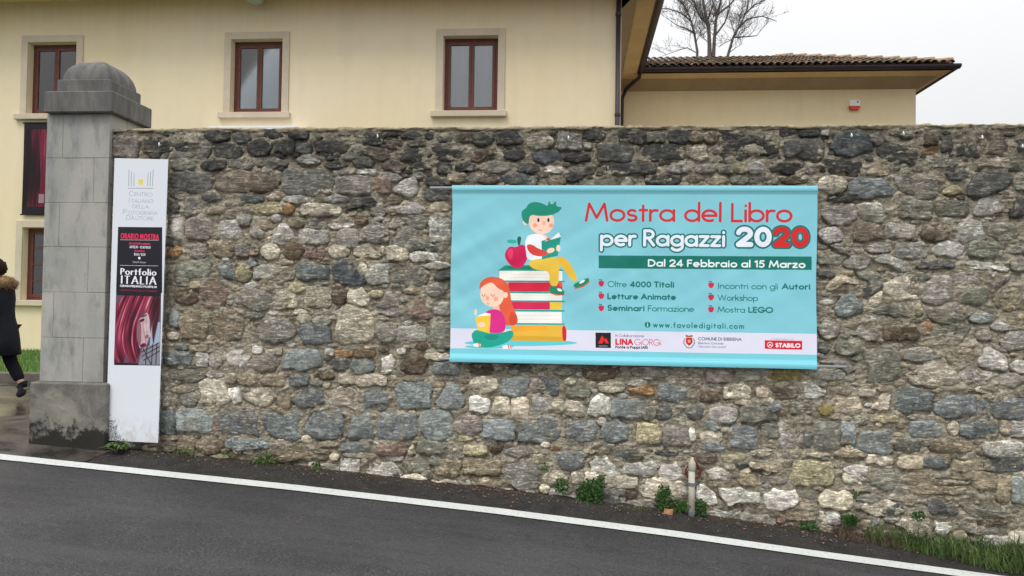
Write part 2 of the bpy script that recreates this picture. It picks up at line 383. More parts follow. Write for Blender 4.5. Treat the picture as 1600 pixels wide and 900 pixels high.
def m_img(name, arr, rough=0.6, spec=0.3, bump=None):
    h, wd = arr.shape[:2]
    im = bpy.data.images.new(name, wd, h, alpha=False)
    a = np.ones((h, wd, 4), np.float32); a[..., :3] = arr[::-1]
    im.pixels.foreach_set(a.ravel()); im.update(); im.pack()
    m = newmat(name, rough=rough, spec=spec); n = N(m)
    t = n.n('ShaderNodeTexImage'); t.image = im; t.interpolation = 'Linear'
    uv = n.n('ShaderNodeUVMap', uv_map='UVMap'); n.l(uv.outputs[0], t.inputs[0])
    # print colours are stored as seen; turn them into reflectance
    ml = n.n('ShaderNodeVectorMath', operation='SCALE'); n.l(t.outputs['Color'], ml.inputs[0]); ml.inputs['Scale'].default_value = 1.0/EXPO*PRINT_K
    n.col(ml.outputs[0])
    if bump:
        n1 = n.noise(n.pos(), bump, 3, 0.5); n.bump(n1, 0.25, 0.01)
    return m
PRINT_K = 0.95

# ------------------------------------------------------------------ ground profile
def road_z(x):
    return np.interp(x, [-60, -14, -8, -4.96, -2.33, -.61, .84, 1.94, 2.52, 6, 14, 60],
                     [1.6, .72, .44, .253, .076, -.058, -.19, -.303, -.359, -.70, -1.3, -3.0])
def sstep(t): t = np.clip(t, 0, 1); return t*t*(3-2*t)
def ground_z(x, y):
    z = road_z(x)+0.035*sstep((y+0.5)/0.5)
    court = np.full_like(np.asarray(x, float)+np.asarray(y, float), 0.37)
    t = sstep((y-0.1)/3.0)
    return z*(1-t)+court*t
def sheet(name, xs, ys, zf, mat, **k):
    X, Y = np.meshgrid(xs, ys); Z = zf(X, Y); nx = len(xs)
    v = np.stack([X.ravel(), Y.ravel(), Z.ravel()], 1)
    f = [(j*nx+i, j*nx+i+1, (j+1)*nx+i+1, (j+1)*nx+i) for j in range(len(ys)-1) for i in range(nx-1)]
    return tag(obj(name, v, f, mat, None, (0, 0, 0), True, **k), kind='structure')
def far_axis(a, b, n, lim):
    return np.concatenate([[-lim, -lim/3, -lim/10], np.linspace(a, b, n), [lim/10, lim/3, lim]])
sheet('ground', far_axis(-30, 30, 80, 1500), far_axis(-30, 30, 80, 1500), lambda x, y: ground_z(np.clip(x, -30, 30), y)-0.06, M['soil'])
sheet('road', np.linspace(-30, 30, 161), np.linspace(-9.5, -0.42, 24), lambda x, y: road_z(x)+0.0*y, M['asphalt'])
sheet('verge', np.arange(-4.2, 9, 0.03), np.linspace(-0.5, 0.03, 22),
      lambda x, y: ground_z(x, y)+0.006+0.022*sstep((y+0.42)/0.35)*(fbm(x*9, y*12)-0.25)+0.02*sstep((y+0.12)/0.15)*fbm(x*4, y*3), M['verge'])
sheet('courtyard', np.linspace(-26, -4.2, 90), np.linspace(-0.5, 3.95, 50), lambda x, y: ground_z(x, y)+0.012+0.01*(fbm(x*3, y*3)-0.5), M['court'])
# painted edge line
xs = np.linspace(-30, 30, 1200); v = []; f = []
for i, x in enumerate(xs):
    a = 0.006*(fbm(np.array(x*8.0), np.array(0.3))-0.5); b = 0.008*(fbm(np.array(x*8.0), np.array(9.3))-0.5)
    z = float(road_z(x))+0.012
    v += [(x, -0.505+a, z), (x, -0.665+b, z-0.004)]
for i in range(len(xs)-1): f.append((2*i+1, 2*i+3, 2*i+2, 2*i))
tag(obj('edge_line', v, f, M['paint'], None, (0, 0, 0)), kind='structure')

# ------------------------------------------------------------------ measured stones of the wall
# each block: tile origin in the photograph, then stones in units of 2 px: colour shape x0 y0 x1 y1, or colour p x,y x,y ...
STONES = """
T 160 190
P r 7 10 27 29;K r 30 13 56 24;K o 57 17 67 23;K r 47 8 56 11;c w 62 9 76 17;K o 79 7 99 15;D v 101 10 116 17;g v 71 17 84 28;K r 88 17 108 28;K o 113 14 131 27
K l 125 7 140 13;D r 134 15 148 24;K f 36 25 44 28;g l 52 24 71 28;g o 53 29 72 38;K o 76 30 96 38;g r 98 29 117 36;g l 120 29 144 36;D r 53 39 85 54;n r 88 38 117 55
n p 117,39 125,39 138,45 137,50 128,54 118,54;D l 53 56 62 60;D o 53 63 59 71;g p 64,73 66,61 72,59 77,66 77,70 66,74;D b 77 57 94 62;t d 82 66 98 72;b r 103 57 125 62;c o 129 57 138 61
y l 109 64 149 72;l r 54 76 63 92;P r 65 75 85 92;l w 88 76 109 92;g b 105 73 115 81;t d 119 77 132 84;l o 132 73 139 78;g o 115 83 126 90;l d 132 80 149 95
t r 3 30 6 38;t r 2 40 6 52;g r 1 60 5 68;t r 1 74 5 86
T 440 190
K r 5 8 20 13;K r 0 14 9 25;D r 11 17 22 24;K r 26 14 51 24;n p 44,7 62,8 63,16 45,10;D r 63 9 79 18;c o 54 17 62 24;K l 76 8 91 11;K l 93 8 110 13;n o 82 14 95 21
K l 96 14 117 19;K o 112 9 118 13;D r 119 12 132 16;n d 137 9 149 16;n p 62,20 70,20 85,26 84,29 74,29 64,25;K r 93 21 110 31;K r 113 20 143 30;l o 12 26 30 33
K r 32 25 44 29;g f 47 24 60 29;K l 33 31 52 36;D o 56 28 71 36;m r 0 36 39 57;n o 78 31 96 38;K l 100 32 118 38;D r 122 32 132 40;K r 136 32 151 39
w f 56 37 73 40;g f 38 38 56 41;g r 42 42 70 57;R r 71 44 85 56;l l 77 41 94 46;l p 87,52 94,47 105,43 106,55 101,59 88,55;l o 105 40 110 44;D r 113 44 132 50
D r 112 51 131 61;t r 130 40 144 47;g r 144 40 152 47;l o 1 58 22 63;l o 33 58 52 63;t l 79 58 93 64;K p 49,70 56,61 72,60 80,67 74,72 66,66 56,66;g l 69 67 82 73
c r 15 64 46 74;O o 0 64 9 72;l o 88 64 112 72;t o 116 63 132 70;g b 96 73 116 83;l r 116 74 133 95;g d 21 75 35 83;w p 35,80 57,77 57,80 38,83;N o 57 74 66 80
g d 60 78 84 95;g d 87 82 110 100;g t 84 76 90 83;l r 13 84 36 96;g r 44 84 60 98;t o 5 75 17 82
T 720 190
G o 9 8 25 18;K r 28 8 48 18;c o 51 10 73 21;l r 76 8 94 22;K r 96 8 113 13;K r 124 7 145 16;G r 146 8 159 16;w w 97 17 102 21;R p 5,28 10,22 27,19 29,24 13,31
K o 33 20 50 30;B p 55,25 62,23 77,25 77,33 57,30;K o 80 25 101 31;D r 107 18 134 31;g l 12 31 40 39;K o 43 33 61 40;w r 65 35 80 39;G l 85 34 105 41;K r 114 32 153 41
n o 12 41 30 48;B r 31 41 60 50;T o 68 43 82 50;K o 81 40 95 46;G p 93,44 120,45 120,50 92,50;l t 125 44 135 50
T 1000 190
K r 23 7 38 16;T o 38 8 50 16;t o 50 8 60 16;D r 2 18 35 30;c p 37,20 51,18 53,27 48,31 38,26;K p 61,6 108,7 108,24 84,28 64,29;K r 110 6 122 11;K r 125 7 140 11;w r 143 7 147 10
D r 114 13 144 29;G r 0 33 12 39;l o 21 34 40 40;l o 43 34 60 40;G r 62 34 73 40;t o 74 33 84 40;l o 83 32 98 40;K r 102 32 128 40;g o 130 36 137 41;K r 4 41 32 49
T o 37 42 50 47;t l 52 43 70 49;G o 71 42 85 49;G r 86 43 108 49;N l 110 43 132 48
T 1280 190
B p 9,20 14,10 30,7 42,16 43,22 30,26 14,25;g p 40,10 47,8 52,13 46,18 41,15;D p 46,20 52,17 64,19 71,30 66,31 46,25;K p 57,8 75,11 77,15 56,10;O r 80 18 93 25;N w 82 10 93 18
K r 96 12 104 24;K w 108 16 127 27;n w 132 12 149 26;K r 156 14 162 27;K r 0 30 33 39;t r 38 33 55 41;g r 86 29 110 35;c f 120 27 157 35;D v 99 40 118 46
D p 117,50 125,40 140,38 153,43 148,50 138,54 124,59 117,57;G p 152,48 160,43 165,44 165,57 155,53;c o -1 42 22 56;b p 23,48 32,43 47,44 58,56 56,58 24,56
g p 60,44 66,41 92,43 94,56 88,60 74,58 62,50;y d 98 50 114 56;K l 0 57 44 62;g p 3,66 28,64 30,75 24,80 10,80 2,74;w f 30 64 55 68;G b 32 69 56 78;G r 60 61 89 76
G r 93 62 117 73;l p 122,71 128,60 134,58 144,66 143,70 126,73;K d 150 59 164 74;g r 52 79 75 91;n p 28,88 30,81 47,81 52,92 26,92;l o 0 83 19 94;n o 81 83 102 93
l p 104,92 112,78 126,78 131,90 126,95 105,94;G o 132 79 156 93
T 240 360
O o 10 12 22 21;D l 10 9 21 12;g p 25,12 34,9 41,14 38,21 26,19;T p 41,9 46,7 58,9 62,18 60,21 48,19;n o 57 8 64 16;g r 64 11 74 20;R r 75 12 81 19;c o 84 11 98 22;N o 101 9 117 22
R r 119 10 133 22;G r 17 25 44 37;G r 18 37 27 43;b p 50,29 60,24 66,37 64,40 52,34;y o 64 26 75 40;b l 70 24 80 28;l r 77 28 109 38;b r 112 26 136 38;t l 95 23 111 26
n r 9 34 16 58;N o 16 45 35 58;t o 27 40 36 45;R p 36,41 48,39 58,46 55,59 40,56 36,48;R l 38 57 50 60;g p 61,52 66,48 88,48 92,54 88,62 82,63 65,58;c p 95,50 100,45 107,46 112,59 96,62
c r 118 43 138 60;y o 106 41 118 48;b r 13 62 19 75;T p 19,70 27,62 38,62 41,68 40,84 20,85;T p 45,66 62,62 70,70 68,84 54,87 49,80;G l 70 64 85 69;g o 80 69 110 88;c l 109 62 120 66
c o 112 66 122 72;G o 124 67 138 74;b p 115,73 122,72 134,74 138,87 116,88;c o 10 80 19 85
T 440 360
c o 37 12 52 21;c r 56 11 79 20;c o 60 26 66 34;c r 82 12 98 23;l r 92 11 103 15;D r 102 11 125 16;w r 100 17 121 24;l l 110 25 133 30;B p 40,25 50,24 58,31 66,41 56,43 41,38
l p 67,39 67,30 74,27 83,26 84,41 68,41;G p 86,40 92,30 110,29 116,33 112,41;D o 119 33 133 38;N o 39 44 50 57;c p 50,53 53,46 62,45 70,52 67,59 58,58
c p 41,64 50,58 66,61 70,66 72,78 70,86 60,88 44,87 42,76;t o 68 47 79 52;p p 73,59 84,45 90,52 91,60;p r 72 61 95 66;t p 95,47 102,43 110,48 108,50 96,49;g o 113 42 127 52
R p 100,66 106,54 110,54 117,68 110,69;g r 119 56 133 66;g o 75 72 90 87;g r 90 75 112 87;G r 116 71 133 92;t l 75 68 84 70
T 240 530
b l 16 4 28 8;t r 28 5 41 9;b r 7 10 29 20;l r 33 11 42 21;g o 43 11 52 22;l p 55,14 62,9 74,11 73,18 66,23 58,19;w r 78 6 84 11;c r 87 8 99 12;P o 75 12 97 25
b p 100,15 112,8 129,10 130,21 118,24 101,24;G o 12 24 40 33;g l 41 25 54 30;t o 56 27 64 34;T r 65 28 79 35;T p 83,32 90,28 104,31 102,36 88,36;R l 97 26 108 29;b r 106 28 120 36
N r 126 26 140 31;c o 132 33 137 38;g o 122 31 132 36;t l 12 37 32 42;c p 34,35 53,30 55,38 59,49 51,52 38,50;w p 58,39 65,38 68,49 62,51 58,43;c p 70,43 90,38 95,46 83,52 74,48
T r 97 40 106 54;b p 107,48 118,39 130,39 134,50 115,54;g o 20 42 34 52;l r 7 44 12 52;b r 5 56 16 75;b r 17 55 46 74;b p 51,56 76,54 81,62 82,76 66,74 51,73
b p 85,58 114,57 115,78 106,80 93,76 86,68;b p 122,62 126,56 145,55 148,65 148,74 130,78 117,72;R r 46 65 51 73;c o 116 76 122 80;T r 19 77 32 90;T o 33 77 53 90;b r 55 79 90 86
t r 5 76 18 79;n o 5 80 17 88;c l 93 79 105 83
T 500 530
w r 4 8 10 12;O r 10 9 25 13;N r 27 9 42 14;D o 8 14 24 24;b o 23 16 42 27;w p 47,27 48,16 55,12 58,18 54,26;w r 61 8 66 11;N o 75 3 84 8;c r 82 11 100 16
N p 63,24 68,14 80,13 83,20 80,27 68,27;c r 14 27 26 35;c r 27 28 51 37;b r 89 18 109 27;N r 117 19 135 27;c p 3,44 11,38 26,39 31,50 28,56 14,53 5,51;b p 35,42 45,40 54,40 54,51 35,55
b p 60,35 84,35 87,38 85,54 62,54 59,47;b p 90,49 98,38 107,36 113,46 111,53 92,52;c o 117 29 139 42;b p 142,31 160,29 165,31 163,42 143,43;w r 117 45 132 57;c d 134 46 149 58
b p 27,60 38,58 43,60 42,78 22,78;b r 44 57 75 78;b p 78,58 100,57 103,62 104,76 84,79 79,70;P o 104 59 127 75;y p 109,69 121,77 108,79;b r 127 62 152 79;t l 64 28 82 32;t l 94 28 114 32
T 780 560
D l 2 5 38 9;G o 43 7 59 13;N b 64 7 94 17;g b 103 8 134 16;b r 2 16 20 27;P r 24 16 30 26;B r 33 16 46 28;c o 51 16 59 20;G r 52 22 71 30;c r 78 17 98 26;l f 99 17 116 21
O p 100,24 124,23 118,29 104,27;b r 124 21 146 34;c r -4 30 8 43;c r 10 31 23 48;l r 26 31 40 42;c r 42 32 50 42;c r 51 34 67 45;w p 69,43 72,34 80,28 86,32 86,43 76,45
b r 88 32 112 47;G o 112 38 122 48;D o 122 38 135 48;y r 108 51 127 67;g r 128 53 150 69;b p 14,65 18,51 28,46 46,48 47,60 40,65;b r 53 49 75 65;b p 78,62 82,52 92,47 99,52 100,62 90,66
l o 78 47 83 52;c o 33 66 39 69;O l 39 69 52 72;g o 5 70 25 77;t r 27 75 41 82;b p 44,76 52,72 66,77 66,84 50,86;b r 58 71 69 76;y l 66 71 78 74;D l 90 72 114 79
w p 71,82 76,77 83,76 90,84 94,91 82,93 73,90;l p 96,90 100,82 118,81 123,84 120,92;D l 122 72 142 76
T 1040 560
P p 12,16 26,12 30,18 26,22 16,20;P r 32 9 52 19;G r 56 10 74 17;Y r 79 8 107 18;N o 25 26 42 34;c r 46 21 66 32;c r 55 33 67 36;n r 80 23 103 31;c r 72 23 80 30;c o 75 31 84 36
l p 107,19 113,18 125,25 124,29 110,31;D o 16 38 30 47;l r 35 38 56 50;G p 58,40 68,36 80,38 88,48 60,50;b o 80 35 90 41;G r 98 35 116 44;Y o 120 37 131 44;w r 19 55 23 64
b r 28 49 43 56;c r 28 57 44 66;b r 28 67 47 72;b r 50 53 72 71;G r 76 52 88 62;l r 89 51 107 70;b p 108,66 111,58 115,60 113,70;G r 116 50 136 72;b r 138 50 148 68;c l 64 72 84 76
y p 43,76 64,76 62,80 46,81;t p 66,80 92,78 93,87 80,88 68,86;n o 25 74 40 82;c l 110 74 130 77;t r 132 72 158 77
T 460 660
b r 37 16 58 23;t l 18 15 35 19;T r -30 21 27 25;T r -22 26 25 30;R r 64 17 87 26;c t 89 18 94 25;G r 96 15 122 25;p r 124 19 129 24;y r 132 18 150 25;N o 153 17 162 24;g r 38 24 58 27
l r 36 28 50 41;g r 20 33 34 40;c o 28 25 34 29;w p 55,38 64,31 76,31 83,40 80,43 62,43;G p 83,30 96,27 104,31 105,37 90,39;l r 72 25 84 30;G t 104 25 115 33;c o 81 41 103 50
T r 110 29 129 42;T r 131 29 161 42;c r 106 45 128 52;g o 128 44 137 53;t r 138 43 160 50;g l 99 38 108 44
T 740 680
g p 24,35 28,23 46,23 50,32 50,41 34,42;c p 53,34 60,28 68,28 73,35 60,38;c r 77 29 86 38;c r 87 30 97 40;c o 52 39 59 45;l p 58,50 60,42 78,45 82,54 66,53;c l 32 43 50 49;g r 16 42 31 47
D o 95 44 114 58;c o 102 33 110 41;c r 110 33 128 41;c p 129,44 133,35 150,35 166,40 165,50 140,50;N o 118 43 128 49;g r 108 42 118 47;g r 120 51 145 57;g l 112 52 120 59
T 1020 690
w p 4,17 18,16 25,27 13,31 6,27;l p 42,23 50,21 60,25 58,31 46,30;T p 63,26 80,27 81,35 72,34;G r 86 28 105 33;y r 109 15 141 35;D l 61 16 75 21;w p 35,35 41,34 49,42 51,49 44,50 36,46
w p 52,37 84,40 83,48 60,51 54,44;w p 87,42 95,37 111,38 114,46 104,53 90,53;l p 41,55 56,56 69,54 66,64 48,62;g r 78 57 96 66;t r 104 54 128 62;l r 129 55 146 66;r r 98 58 103 63
l o 22 36 28 42;n r 100 66 145 72;G r 69 56 77 64
T 1280 700
w p 20,17 30,14 38,15 40,25 30,24;c p 19,20 33,27 34,30 20,27;c p 1,38 6,33 22,33 27,40 24,48 2,47;c r 38 5 57 13;t r 62 7 81 16;b r 82 8 103 15;t r 106 10 128 19;D r 130 8 160 19
G o 40 18 66 33;T r 67 19 103 24;T r 67 25 120 29;T r 104 19 138 24;T r 121 25 138 32;T r 67 30 119 36;c p 24,32 45,31 90,39 88,42 50,38 26,35;t r 140 20 149 42;b r 151 22 165 43
c p 30,46 40,41 58,43 68,50 50,53 40,51;D p 84,44 95,41 108,46 108,52 88,52;G p 110,44 140,46 155,50 153,58 120,56;N r 120 57 148 61;c p 60,60 66,55 88,55 90,70 72,68
w p 91,57 104,58 104,64 98,70 92,66;t o 106 65 115 72;g r 30 37 47 42;g o 38 54 48 60;D r 48 45 66 51;g r 115 62 140 67;l r 122 69 150 76;c r 150 66 165 76;c r 0 50 6 58
l r 7 52 16 60;n r 0 61 15 68;g r 52 53 62 58;T o 33 57 38 64
T 1280 360
g p 9,12 18,12 25,20 16,17;g o 36 10 57 17;l r 61 10 85 21;l o 89 9 114 20;G r 118 9 145 21;G r 148 11 162 18;G p 0,20 22,20 15,27 0,26;g p 19,26 26,20 42,20 36,29 22,29
l p 44,19 55,19 70,25 72,31 60,31 46,25;D r 76 24 106 30;l p 110,24 122,23 150,29 148,32 125,30;g o 151 22 165 32;D r 0 32 12 36;G p 28,31 40,30 47,38 32,36;t d 6 36 33 47
D p 36,44 43,39 49,41 49,46 36,52;c p 51,42 60,37 73,37 77,47 77,54 60,55 52,48;G l 77 34 87 38;g p 81,48 90,36 102,34 104,45 102,53 90,58 82,55;p r 106 34 127 42;D p 129,43 150,35 150,38 132,44
G p 109,52 118,46 130,43 132,50 126,58 112,56;T p 136,56 142,46 152,41 157,50 157,60 145,62;b p 12,62 18,52 25,48 34,60 34,63 18,67;c p 38,62 43,52 50,48 46,58;G p 40,64 50,59 65,59 72,61 72,68 60,68
t o 74 58 81 66;G p 83,62 90,60 105,64 116,67 114,70 90,70;b o 118 65 138 72;y r 144 66 162 73;g o 0 71 16 84;g p 26,82 32,74 42,78 45,86 38,86;N r 50 75 78 86;O l 80 72 89 78
G p 88,84 98,75 112,73 119,77 112,85 98,88;g o 124 78 135 86;l o 135 72 150 78;g p 141,86 150,79 160,78 165,90 150,94
T 1280 530
D l 0 4 8 10;G o 13 3 32 12;g p -2,18 10,14 24,18 28,24 22,27;g r -6 23 20 31;G p 36,9 50,5 61,10 64,30 48,34 37,34;g o 63 7 95 17;T r 101 6 119 18;l p 125,16 132,6 147,15 145,25 126,21
l o 150 17 165 26;l r 83 18 92 20;c p 68,28 78,23 102,21 107,24 106,36 90,38 76,36;l p 111,28 117,22 135,26 137,34 132,37 112,32;g o 139 27 160 37;c p 32,39 44,39 44,44 33,45
c p 41,54 50,43 56,43 54,54;t l 41 37 56 40;t r 11 46 33 58;Y o 0 52 9 59;b p 58,40 75,38 90,43 88,56 70,58 60,55;b p 91,56 92,50 104,44 118,43 122,48 123,59 100,61
b p 125,57 128,46 134,52 134,62 127,62;b r 136 46 165 62;c l 115 38 140 41;y r 40 59 62 65;b r 72 64 95 76;c o 102 65 109 75;b r 110 65 141 76;t r 143 64 149 74;l r 150 63 165 76
b p 27,86 34,72 57,70 58,88;G r 60 78 79 88;T r 87 78 120 87;l r 130 80 162 92
"""
SCOL = dict(K=(76, 76, 74), D=(96, 97, 93), g=(142, 138, 129), G=(124, 123, 111), b=(124, 129, 127), B=(90, 95, 98), l=(172, 169, 161), w=(206, 202, 192),
            c=(190, 181, 162), t=(160, 149, 128), T=(140, 129, 108), y=(174, 165, 134), Y=(124, 113, 72), n=(116, 106, 94), N=(98, 86, 71), R=(128, 110, 99), r=(138, 115, 103),
            O=(148, 116, 82), P=(143, 132, 124), p=(146, 138, 131), m=(138, 137, 130))
def shape_poly(s, x0, y0, x1, y1):
    w_, h_ = x1-x0, y1-y0; cx, cy = (x0+x1)/2, (y0+y1)/2
    P = lambda L: [(x0+a*w_, y0+b*h_) for a, b in L]
    if s == 'r':
        j = lambda: rnd.uniform(-.10, .10)
        return P([(0.02, 0.10+j()), (0.10+j(), 0.02), (0.5+j(), 0.0+abs(j())*.6), (0.90+j()*.6, 0.03+abs(j())), (0.99, 0.15+j()), (1.0, 0.55+j()), (0.98, 0.90+j()*.6), (0.88+j()*.6, 1.0), (0.45+j(), 0.97+j()*.5), (0.08+j()*.5, 0.99-abs(j())), (0.01, 0.85+j()), (0.0, 0.5+j())])
    if s == 'o': return [(cx+math.cos(a)*w_/2, cy+math.sin(a)*h_/2) for a in [2*math.pi*k/12 for k in range(12)]]
    if s == 'd': return P([(0, 1), (0.02, 0.7), (0.12, 0.35), (0.35, 0.05), (0.55, 0), (0.8, 0.2), (0.97, 0.6), (1, 0.95), (0.6, 1)])
    if s == 'b': return P([(0, 0.05), (0.5, 0), (1, 0.06), (0.96, 0.45), (0.82, 0.85), (0.5, 1), (0.2, 0.9), (0.04, 0.5)])
    if s == 't': return P([(0, 0.95), (0.2, 0.5), (0.42, 0.05), (0.6, 0), (0.85, 0.5), (1, 0.9), (0.5, 1)])
    if s == 'w': return P([(0, 0.95), (0.12, 0.4), (0.25, 0.04), (0.75, 0), (0.88, 0.45), (1, 0.95), (0.5, 1)])
    if s == 'v': return P([(0, 0.04), (0.5, 0), (1, 0.05), (0.9, 0.6), (0.75, 0.97), (0.3, 1), (0.12, 0.6)])
    if s == 'f': return P([(0, 0.3), (0.06, 0.02), (0.5, 0.08), (0.95, 0), (1, 0.5), (0.97, 0.95), (0.5, 1), (0.05, 0.9)])
    if s == 'l': return P([(0, 0.6), (0.15, 0.2), (0.45, 0), (0.8, 0.15), (1, 0.5), (0.85, 0.85), (0.5, 1), (0.15, 0.9)])
def parse_stones():
    L = []; ox = oy = 0
    for line in STONES.strip().splitlines():
        if line.startswith('T ') and len(line.split()) == 3:
            _, a, b = line.split(); ox, oy = int(a), int(b); continue
        for s in line.split(';'):
            tk = s.split()
            if not tk: continue
            if tk[1] == 'p': pts = [tuple(map(float, q.split(','))) for q in tk[2:]]
            else: pts = shape_poly(tk[1], *map(float, tk[2:6]))
            w3 = [onY(ox+2*x, oy+2*y, -0.02) for x, y in pts]
            L.append((tk[0], np.array([(q[0], q[2]) for q in w3]), tk[1]))
    return L
def smooth_outline(P, n, seed=0):
    """broken-stone outline: corners kept, each edge chipped by midpoint displacement"""
    rs_ = np.random.RandomState(seed*7+1)
    if len(P) == 12 and abs(P[0][1]-P[6][1]) < 1e-6 or len(P) == 9:                       # template shapes lose some of their regular points
        keep = np.sort(rs_.choice(len(P), size=rs_.randint(7, 9), replace=False)); P = P[keep]
    c0 = P.mean(0); d0 = P-c0; P = c0+d0*(1+0.013/np.maximum(np.linalg.norm(d0, axis=1), 0.01))[:, None]
    for k in range(2):
        Q = np.roll(P, -1, 0); e = Q-P; nrm = np.stack([-e[:, 1], e[:, 0]], 1); m_ = (P+Q)/2+nrm*rs_.uniform(-.15, .15, len(P))[:, None]
        P = np.stack([P, m_], 1).reshape(-1, 2)
    Q = np.roll(P, -1, 0); P = np.stack([P*0.9+Q*0.1, P*0.1+Q*0.9], 1).reshape(-1, 2)
    d = np.r_[0, np.cumsum(np.linalg.norm(np.roll(P, -1, 0)-P, axis=1))]
    t = np.linspace(0, d[-1], n, endpoint=False); PP = np.vstack([P, P[:1]])
    return np.stack([np.interp(t, d, PP[:, 0]), np.interp(t, d, PP[:, 1])], 1)
def area(P): x, y = P[:, 0], P[:, 1]; return 0.5*abs(np.dot(x, np.roll(y, -1))-np.dot(y, np.roll(x, -1)))
def stone_mesh(P, seed, prot, n=24, rings=(1.0, 0.965, 0.89, 0.72, 0.46, 0.2), jit=0.04):
    P = smooth_outline(P, n, seed); c = P.mean(0); size = math.sqrt(area(P))+1e-6
    ang = np.linspace(0, 2*np.pi, n, endpoint=False)
    nz = vnoise(np.cos(ang)*2.6+seed*1.7, np.sin(ang)*2.6+seed*3.1)-0.5
    nz2 = np.random.RandomState(seed+5).uniform(-.5, .5, n)
    P = c+(P-c)*(1+jit*2.0*nz+jit*0.9*nz2)[:, None]
    rs = np.random.RandomState(seed)
    tilt = rs.uniform(-.5, .5, 2)*0.5; pl = rs.uniform(-1.7, 1.7, (6, 2)); pc = rs.uniform(0.0, 0.9, 6)
    def depth(q, k):
        r = (q-c)/size
        d = 1.0+r@tilt
        for a, b in zip(pl, pc): d = np.minimum(d, 1.18-0.75*(r@a-0.25*b))
        d = np.clip(d, 0.1, 1.4)
        nn = fbm(q[:, 0]*14+seed, q[:, 1]*14, seed*0.7, 4)-0.5; n5 = fbm(q[:, 0]*38, q[:, 1]*60+seed, seed*0.3, 3)-0.5
        return -(prot*d*k+nn*min(0.045, size*0.3)*min(1, k)+n5*0.016*min(1, k))
    V = []; F = []
    kk = {1.0: -0.9, 0.965: 0.55, 0.89: 0.92, 0.72: 1.0, 0.46: 1.03, 0.2: 1.05}
    for r_ in rings:
        q = c+(P-c)*r_; y = depth(q, kk[r_]) if r_ < 1 else np.full(n, 0.03)
        V += [(a, b_, z) for (a, z), b_ in zip(q, y)]
    for i in range(len(rings)-1):
        for k in range(n):
            a0 = i*n+k; a1 = i*n+(k+1) % n; F.append((a0, a1, a1+n, a0+n))
    m = (len(rings)-1)*n; F.append(tuple(m+k for k in range(n)))
    V = np.array(V)
    return V, F
def orient(V, F):
    """make the face normals look towards -Y"""
    a, b, c = (np.array(V[i]) for i in F[-1][:3]); nrm = np.cross(b-a, c-a)
    return F if nrm[1] < 0 else [f[::-1] for f in F]
WX0, WX1, WTOP = -4.335, 6.2, 3.2
wall = empty('stone_wall', (0, 0.25, 0), 'long rubble stone wall in grey and tan stone with sandy mortar beside the road', 'wall')
stones = parse_stones()
stones.sort(key=lambda s: -area(s[1]))
# occupancy raster, used to keep filler stones off the measured ones
RS = 0.01; OX, OZ = WX0-0.05, -1.0; OW, OH = int((WX1-OX)/RS)+2, int((3.3-OZ)/RS)+2
occ = np.zeros((OH, OW), bool)
def poly_mask(P, xs, ys):
    X, Y = np.meshgrid(xs, ys); ins = np.zeros(X.shape, bool); n = len(P)
    for i in range(n):
        x0, y0 = P[i]; x1, y1 = P[(i+1) % n]
        if y0 == y1: continue
        c_ = ((y0 > Y) != (y1 > Y)) & (X < (x1-x0)*(Y-y0)/(y1-y0)+x0); ins ^= c_
    return ins
def stamp(P):
    a = np.floor((P.min(0)-[OX, OZ])/RS).astype(int)-1; b = np.ceil((P.max(0)-[OX, OZ])/RS).astype(int)+2
    a = np.maximum(a, 0); b = np.minimum(b, [OW, OH])
    if (b <= a).any(): return None
    xs = OX+RS*(np.arange(a[0], b[0])+0.5); ys = OZ+RS*(np.arange(a[1], b[1])+0.5)
    return (slice(a[1], b[1]), slice(a[0], b[0])), poly_mask(P, xs, ys)
# a poster behind its banner still has wall behind it: stones there are filled in below
for c_, P, s_ in stones:
    r_ = stamp(P)
    if r_: occ[r_[0]] |= r_[1]
occ_main = occ.copy()
def jitter_col(key, rs):
    c = np.array(alb(*SCOL[key])); return c*rs.uniform(0.92, 1.34)*(1+rs.uniform(-.02, .02, 3))
stuffV = []; stuffF = []; stuffC = []
def add_stuff(V, F, c):
    n0 = sum(len(v) for v in stuffV); stuffV.append(V); stuffF.extend([tuple(i+n0 for i in f) for f in F]); stuffC.append(np.tile(c, (len(V), 1)))
rs = np.random.RandomState(11)
for i, (key, P, s_) in enumerate(stones):
    ar = area(P); prot = rs.uniform(0.013, 0.039) if s_ != 'o' else rs.uniform(0.020, 0.040)
    if s_ in 'lf': prot = rs.uniform(0.012, 0.028)
    if key == 'b' and ar > 0.015: prot = rs.uniform(0.026, 0.036)
    V, F = stone_mesh(P, i+3, prot, n=36 if ar > 0.012 else 26); F = orient(V, F); c = jitter_col(key, rs)
    if i < 299: obj('stone', V, F, M['stone'], wall, None, True, cols=c)
    else: add_stuff(V, F, c)
